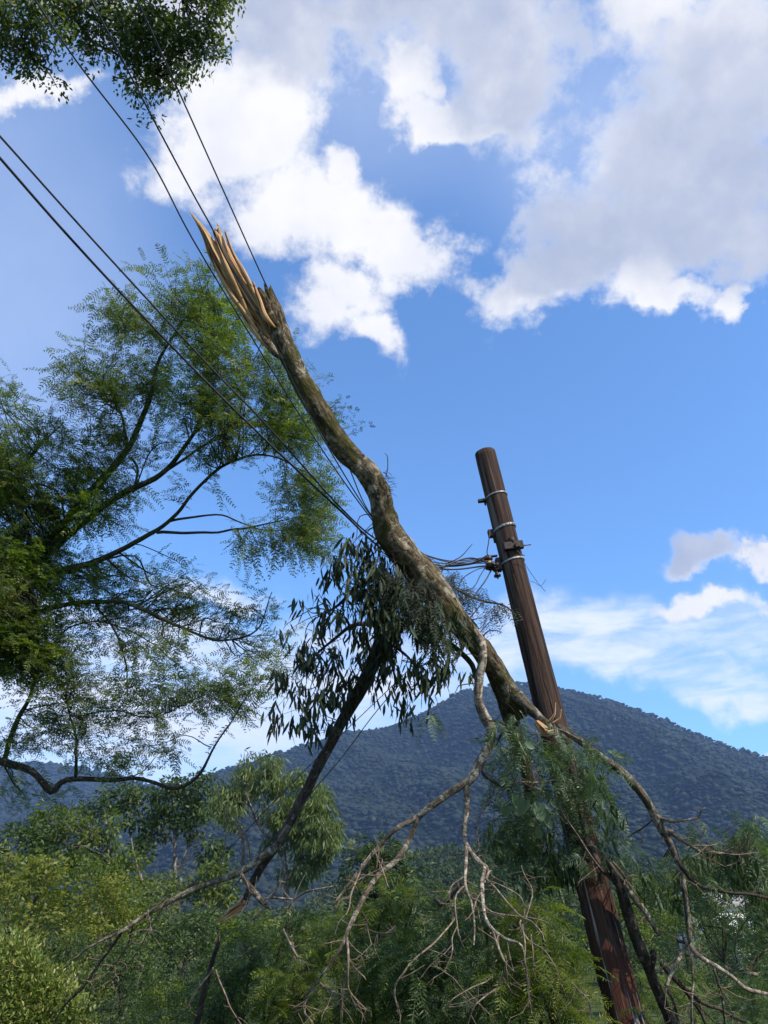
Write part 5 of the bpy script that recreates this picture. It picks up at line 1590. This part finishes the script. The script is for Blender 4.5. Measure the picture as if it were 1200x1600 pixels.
# fronds big enough to pick out: one object each, sharing a few meshes
FR = []
for v in range(4):
    Vf, tf = pinnate(np.zeros((1, 3)), np.array([[1.0, 0, 0]]), np.array([1.0]), 11, .36, .062, .15 + .12 * v, rach=.012)
    me = mesh_from('frond', Vf, quads(len(Vf) // 4), tint=np.clip(tf * 0 + .3 + .2 * v, 0, 1))
    me.materials.append(M['wilted'])
    FR.append(me)
nf = 190
idx = rng.choice(len(wcl), nf)
for i in idx:
    p_ = wcl[i] + rng.normal(size=3) * .05 - FWD * .18
    d1 = unit(rng.normal(size=3) * np.array([1, .5, .6]) + DOWN * .35)
    n1 = unit(np.cross(np.cross(d1, -FWD + rng.normal(size=3) * .5), d1))
    leaf_obj(p_, d1, n1, rng.uniform(.13, .26), random.choice(FR), 'frond')
# broad pale-backed leaves
me = mesh_from('broad_leaf', [(0, 0, 0), (.35, .30, .06), (.75, .26, .05), (1.0, 0.02, -.05), (.75, -.27, .05), (.35, -.30, .06), (.2, .18, .03), (.2, -.18, .03), (.92, .12, 0), (.92, -.12, 0)],
               [(0, 6, 1, 3), (1, 2, 8, 3), (0, 3, 5, 7), (5, 3, 9, 4)], tint=[.6, .7, .6, .7], smooth=True)
me.materials.append(M['broad'])
for x, y, ang, L1 in [(800, 1240, -60, .20), (812, 1245, -95, .22), (828, 1250, -130, .18), (836, 1250, -70, .24), (852, 1262, -100, .20), (848, 1275, -50, .18), (795, 1258, -110, .16), (840, 1290, -80, .16), (858, 1248, -40, .17), (820, 1160, -30, .13)]:
    a_ = math.radians(ang)
    d1 = unit(math.cos(a_) * RGT + math.sin(a_) * UPV - FWD * random.uniform(-.2, .4))
    n1 = unit(np.cross(np.cross(d1, -FWD + UPV * .5 + rng.normal(size=3) * .3), d1))
    leaf_obj(P(x, y, 6.75), d1, n1, L1 * .8, me, 'broad_leaf')


# ================================================================== BUSHES AT THE BOTTOM
def frond_bush(label, bx, Y, clusters, material, per_k=2.2, L=.34, n_per=5, seed=0, pairs=15):
    r_ = random.Random(seed)
    base_ = PY(bx, 1500, Y)
    root = thing('feathery_bush', (base_[0], Y, 0), label, 'bush', 'feathery bushes along the bottom')
    key = 'bush%d' % seed
    NODES[key] = []
    cs = [(*c_, Y + r_.uniform(-.4, .4)) for c_ in clusters]
    for k, c_ in enumerate(cs):
        e = PY(c_[0], c_[1], c_[5])
        b0 = np.array([base_[0] + r_.uniform(-.15, .15), Y + r_.uniform(-.15, .15), -.1])
        m_ = (b0 + e) / 2 + np.array([r_.uniform(-.15, .15), 0, .1])
        pth = catmull(np.array([[*b0, .03], [*m_, .02], [*e, .008]]), .08)
        NODES[key].append(pth)
        a_ = Acc()
        a_.add(*tube(pth, 6, .1, seed=k))
        a_.build('stem', M['green_bark'], root)
    cl_ = clumps(cs, PY, per_k, dthick=1.3)
    a_, _ = twigs_to(cl_, key, .006)
    a_.build('twigs', M['green_bark'], root, kind='stuff')
    b_, d_, L_ = sprays_at(cl_, n_per, .10, L, .05)
    V_, t_ = pinnate(b_, d_, L_, pairs, .25, .030, .5, rach=.006)
    foliage_obj('foliage', V_, t_, material, root)
    return root


frond_bush('yellow green feathery bush in front of the red foot of the pole', 860, 7.6,
           [(840, 1425, 45, 24, 1.0), (862, 1468, 36, 30, 1.1), (825, 1485, 55, 38, 1.2), (872, 1528, 36, 36, 1.2), (850, 1555, 55, 42, 1.3), (880, 1605, 60, 32, 1.2), (800, 1530, 40, 50, 1.0), (925, 1600, 24, 14, .8)], M['frond'], seed=1)
frond_bush('dark feathery bush under the hanging twigs in the middle', 700, 8.6,
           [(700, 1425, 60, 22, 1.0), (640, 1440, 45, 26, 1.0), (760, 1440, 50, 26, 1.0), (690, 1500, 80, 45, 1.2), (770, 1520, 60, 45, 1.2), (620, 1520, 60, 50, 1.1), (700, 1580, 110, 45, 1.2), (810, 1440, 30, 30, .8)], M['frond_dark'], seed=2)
frond_bush('feathery bush with a pale tip left of the hanging twigs', 560, 9.2,
           [(650, 1395, 40, 18, .9), (560, 1440, 45, 30, 1.0), (600, 1415, 45, 22, .9), (520, 1490, 60, 45, 1.2), (590, 1500, 50, 50, 1.1), (470, 1540, 60, 45, 1.1), (560, 1580, 90, 45, 1.2)], M['frond'], seed=3)
frond_bush('dark feathery bush at the bottom below the torn stub', 400, 9.8,
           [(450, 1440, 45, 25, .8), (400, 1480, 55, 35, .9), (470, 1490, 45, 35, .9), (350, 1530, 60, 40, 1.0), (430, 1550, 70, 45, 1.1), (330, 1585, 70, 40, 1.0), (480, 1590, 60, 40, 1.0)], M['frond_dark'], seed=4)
frond_bush('small feathery bush in the bottom right corner', 1165, 10.5,
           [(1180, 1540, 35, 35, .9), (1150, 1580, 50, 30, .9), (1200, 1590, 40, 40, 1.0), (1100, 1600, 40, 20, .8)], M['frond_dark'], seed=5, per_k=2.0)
frond_bush('low feathery bush behind the foot of the pole and the heavy stem', 1010, 12.0,
           [(1000, 1530, 40, 40, .8), (1050, 1560, 50, 35, .8), (1010, 1590, 60, 35, .9), (1100, 1560, 40, 30, .7)], M['frond'], seed=6, per_k=2.0)

# drooping dark fronds with longer leaflets at (590, 1320)
fb_ = thing('palm_like_tree', (PY(592, 1480, 17)[0], 17, 0), 'small tree with dark drooping leaves behind the left hanging bough', 'tree')
NODES['pl'] = []
limb('trunk', [(592, 1490, 17, 8), (590, 1420, 17, 6), (592, 1360, 17, 5), (590, 1325, 17, 3)], M['grey_bark'], fb_, place=PY, key='pl', sides=7)
pc = clumps([(565, 1330, 22, 16, 1.0, 17), (605, 1325, 26, 16, 1.2, 17), (590, 1345, 34, 22, 1.2, 17), (570, 1380, 36, 26, 1.0, 17), (620, 1370, 30, 28, 1.0, 17), (600, 1420, 50, 28, 1.0, 17)], PY, 4.0)
a, _ = twigs_to(pc, 'pl', .01)
a.build('twigs', M['dark_bark'], fb_, kind='stuff')
b_, d_, L_ = sprays_at(pc, 6, .12, .42, .1)
V, ti = pinnate(b_, d_, L_, 7, .42, .085, .5)
foliage_obj('foliage', V, ti, M['deep'], fb_)

# glossy pale shrub in the lower left corner
sh_root = thing('glossy_shrub', (PY(50, 1500, 8.6)[0], 8.6, 0), 'pale yellow green shrub with small glossy leaves in the lower left corner', 'shrub')
NODES['sh'] = []
SC = [(20, 1475, 34, 26, .9), (30, 1510, 50, 34, 1.1), (75, 1535, 45, 30, 1.0), (20, 1560, 60, 36, 1.2), (85, 1575, 50, 28, 1.0), (115, 1545, 22, 20, .7), (50, 1600, 90, 34, 1.2), (135, 1590, 26, 30, .6), (-40, 1540, 50, 60, 1.0)]
for k, c_ in enumerate(SC):
    e = PY(c_[0], c_[1], 8.6)
    b0 = np.array([PY(50, 1500, 8.6)[0] + random.uniform(-.2, .2), 8.6, -.1])
    pth = catmull(np.array([[*b0, .02], [*((b0 + e) / 2 + np.array([0, 0, .1])), .012], [*e, .005]]), .08)
    NODES['sh'].append(pth)
    a = Acc()
    a.add(*tube(pth, 6, .1, seed=k))
    a.build('stem', M['grey_bark'], sh_root)
sc_ = clumps([(*c_, 8.6) for c_ in SC], PY, 5.0)
a, _ = twigs_to(sc_, 'sh', .005)
a.build('twigs', M['grey_bark'], sh_root, kind='stuff')
n = len(sc_) * 34
c_ = np.repeat(sc_, 34, 0)
u_ = randdir(n)
pos_ = c_ + u_ * .13 * rng.random((n, 1)) ** .5
d_ = unit(u_ + np.array([0, 0, .5]) + rng.normal(size=(n, 3)) * .3)
L_ = rng.uniform(.035, .068, n)
V = lance(pos_, d_, unit(np.cross(np.cross(d_, np.array([0, 0, 1.])), d_) + rng.normal(size=(n, 3)) * .3), L_, L_ * .42)
foliage_obj('foliage', V, rng.uniform(0, 1, n) ** 1.3, M['shrubleaf'], sh_root, 'l')

# stick with a torn end standing in the hollow under the stub
st_ = thing('snapped_stem', (PY(322, 1560, 9.0)[0], 9.0, 0), 'thin dark snapped stem with a pale torn tip below the torn stub', 'broken stem')
limb('stem', [(300, 1640, 7.5, 9), (316, 1560, 7.5, 9), (330, 1510, 7.5, 8), (340, 1478, 7.5, 7), (342, 1470, 7.5, 6)], DK, st_, sides=8, wig=.01)
limb('torn_tip', [(341, 1472, 7.5, 6), (341, 1465, 7.5, 5), (343, 1456, 7.5, 1.5)], M['torn'], st_, sides=6)

# ================================================================== AIR
def haze_box():
    z1 = max(float(T_main.H.max()), float(T_far.H.max())) + 60
    x0, x1, y0, y1, z0 = -9100, 9100, -9100, 9100, -6.0
    v = [(x0, y0, z0), (x1, y0, z0), (x1, y1, z0), (x0, y1, z0), (x0, y0, z1), (x1, y0, z1), (x1, y1, z1), (x0, y1, z1)]
    q = [(0, 1, 5, 4), (1, 2, 6, 5), (2, 3, 7, 6), (3, 0, 4, 7), (4, 5, 6, 7), (0, 3, 2, 1)]
    m_ = bpy.data.materials.new('haze_air')
    m_.use_nodes = True
    m_.node_tree.nodes.clear()
    b = NB(m_.node_tree)
    vol = b.n('ShaderNodeVolumePrincipled', ins={'Color': (0.37, 0.58, 1.0, 1), 'Density': HAZE, 'Anisotropy': 0.2})
    b.n('ShaderNodeOutputMaterial', ins={'Volume': vol.outputs[0]})
    o = link('haze', mesh_from('haze', v, q), m_, kind='stuff')
    return o


HAZE = 0.000085
haze_box()
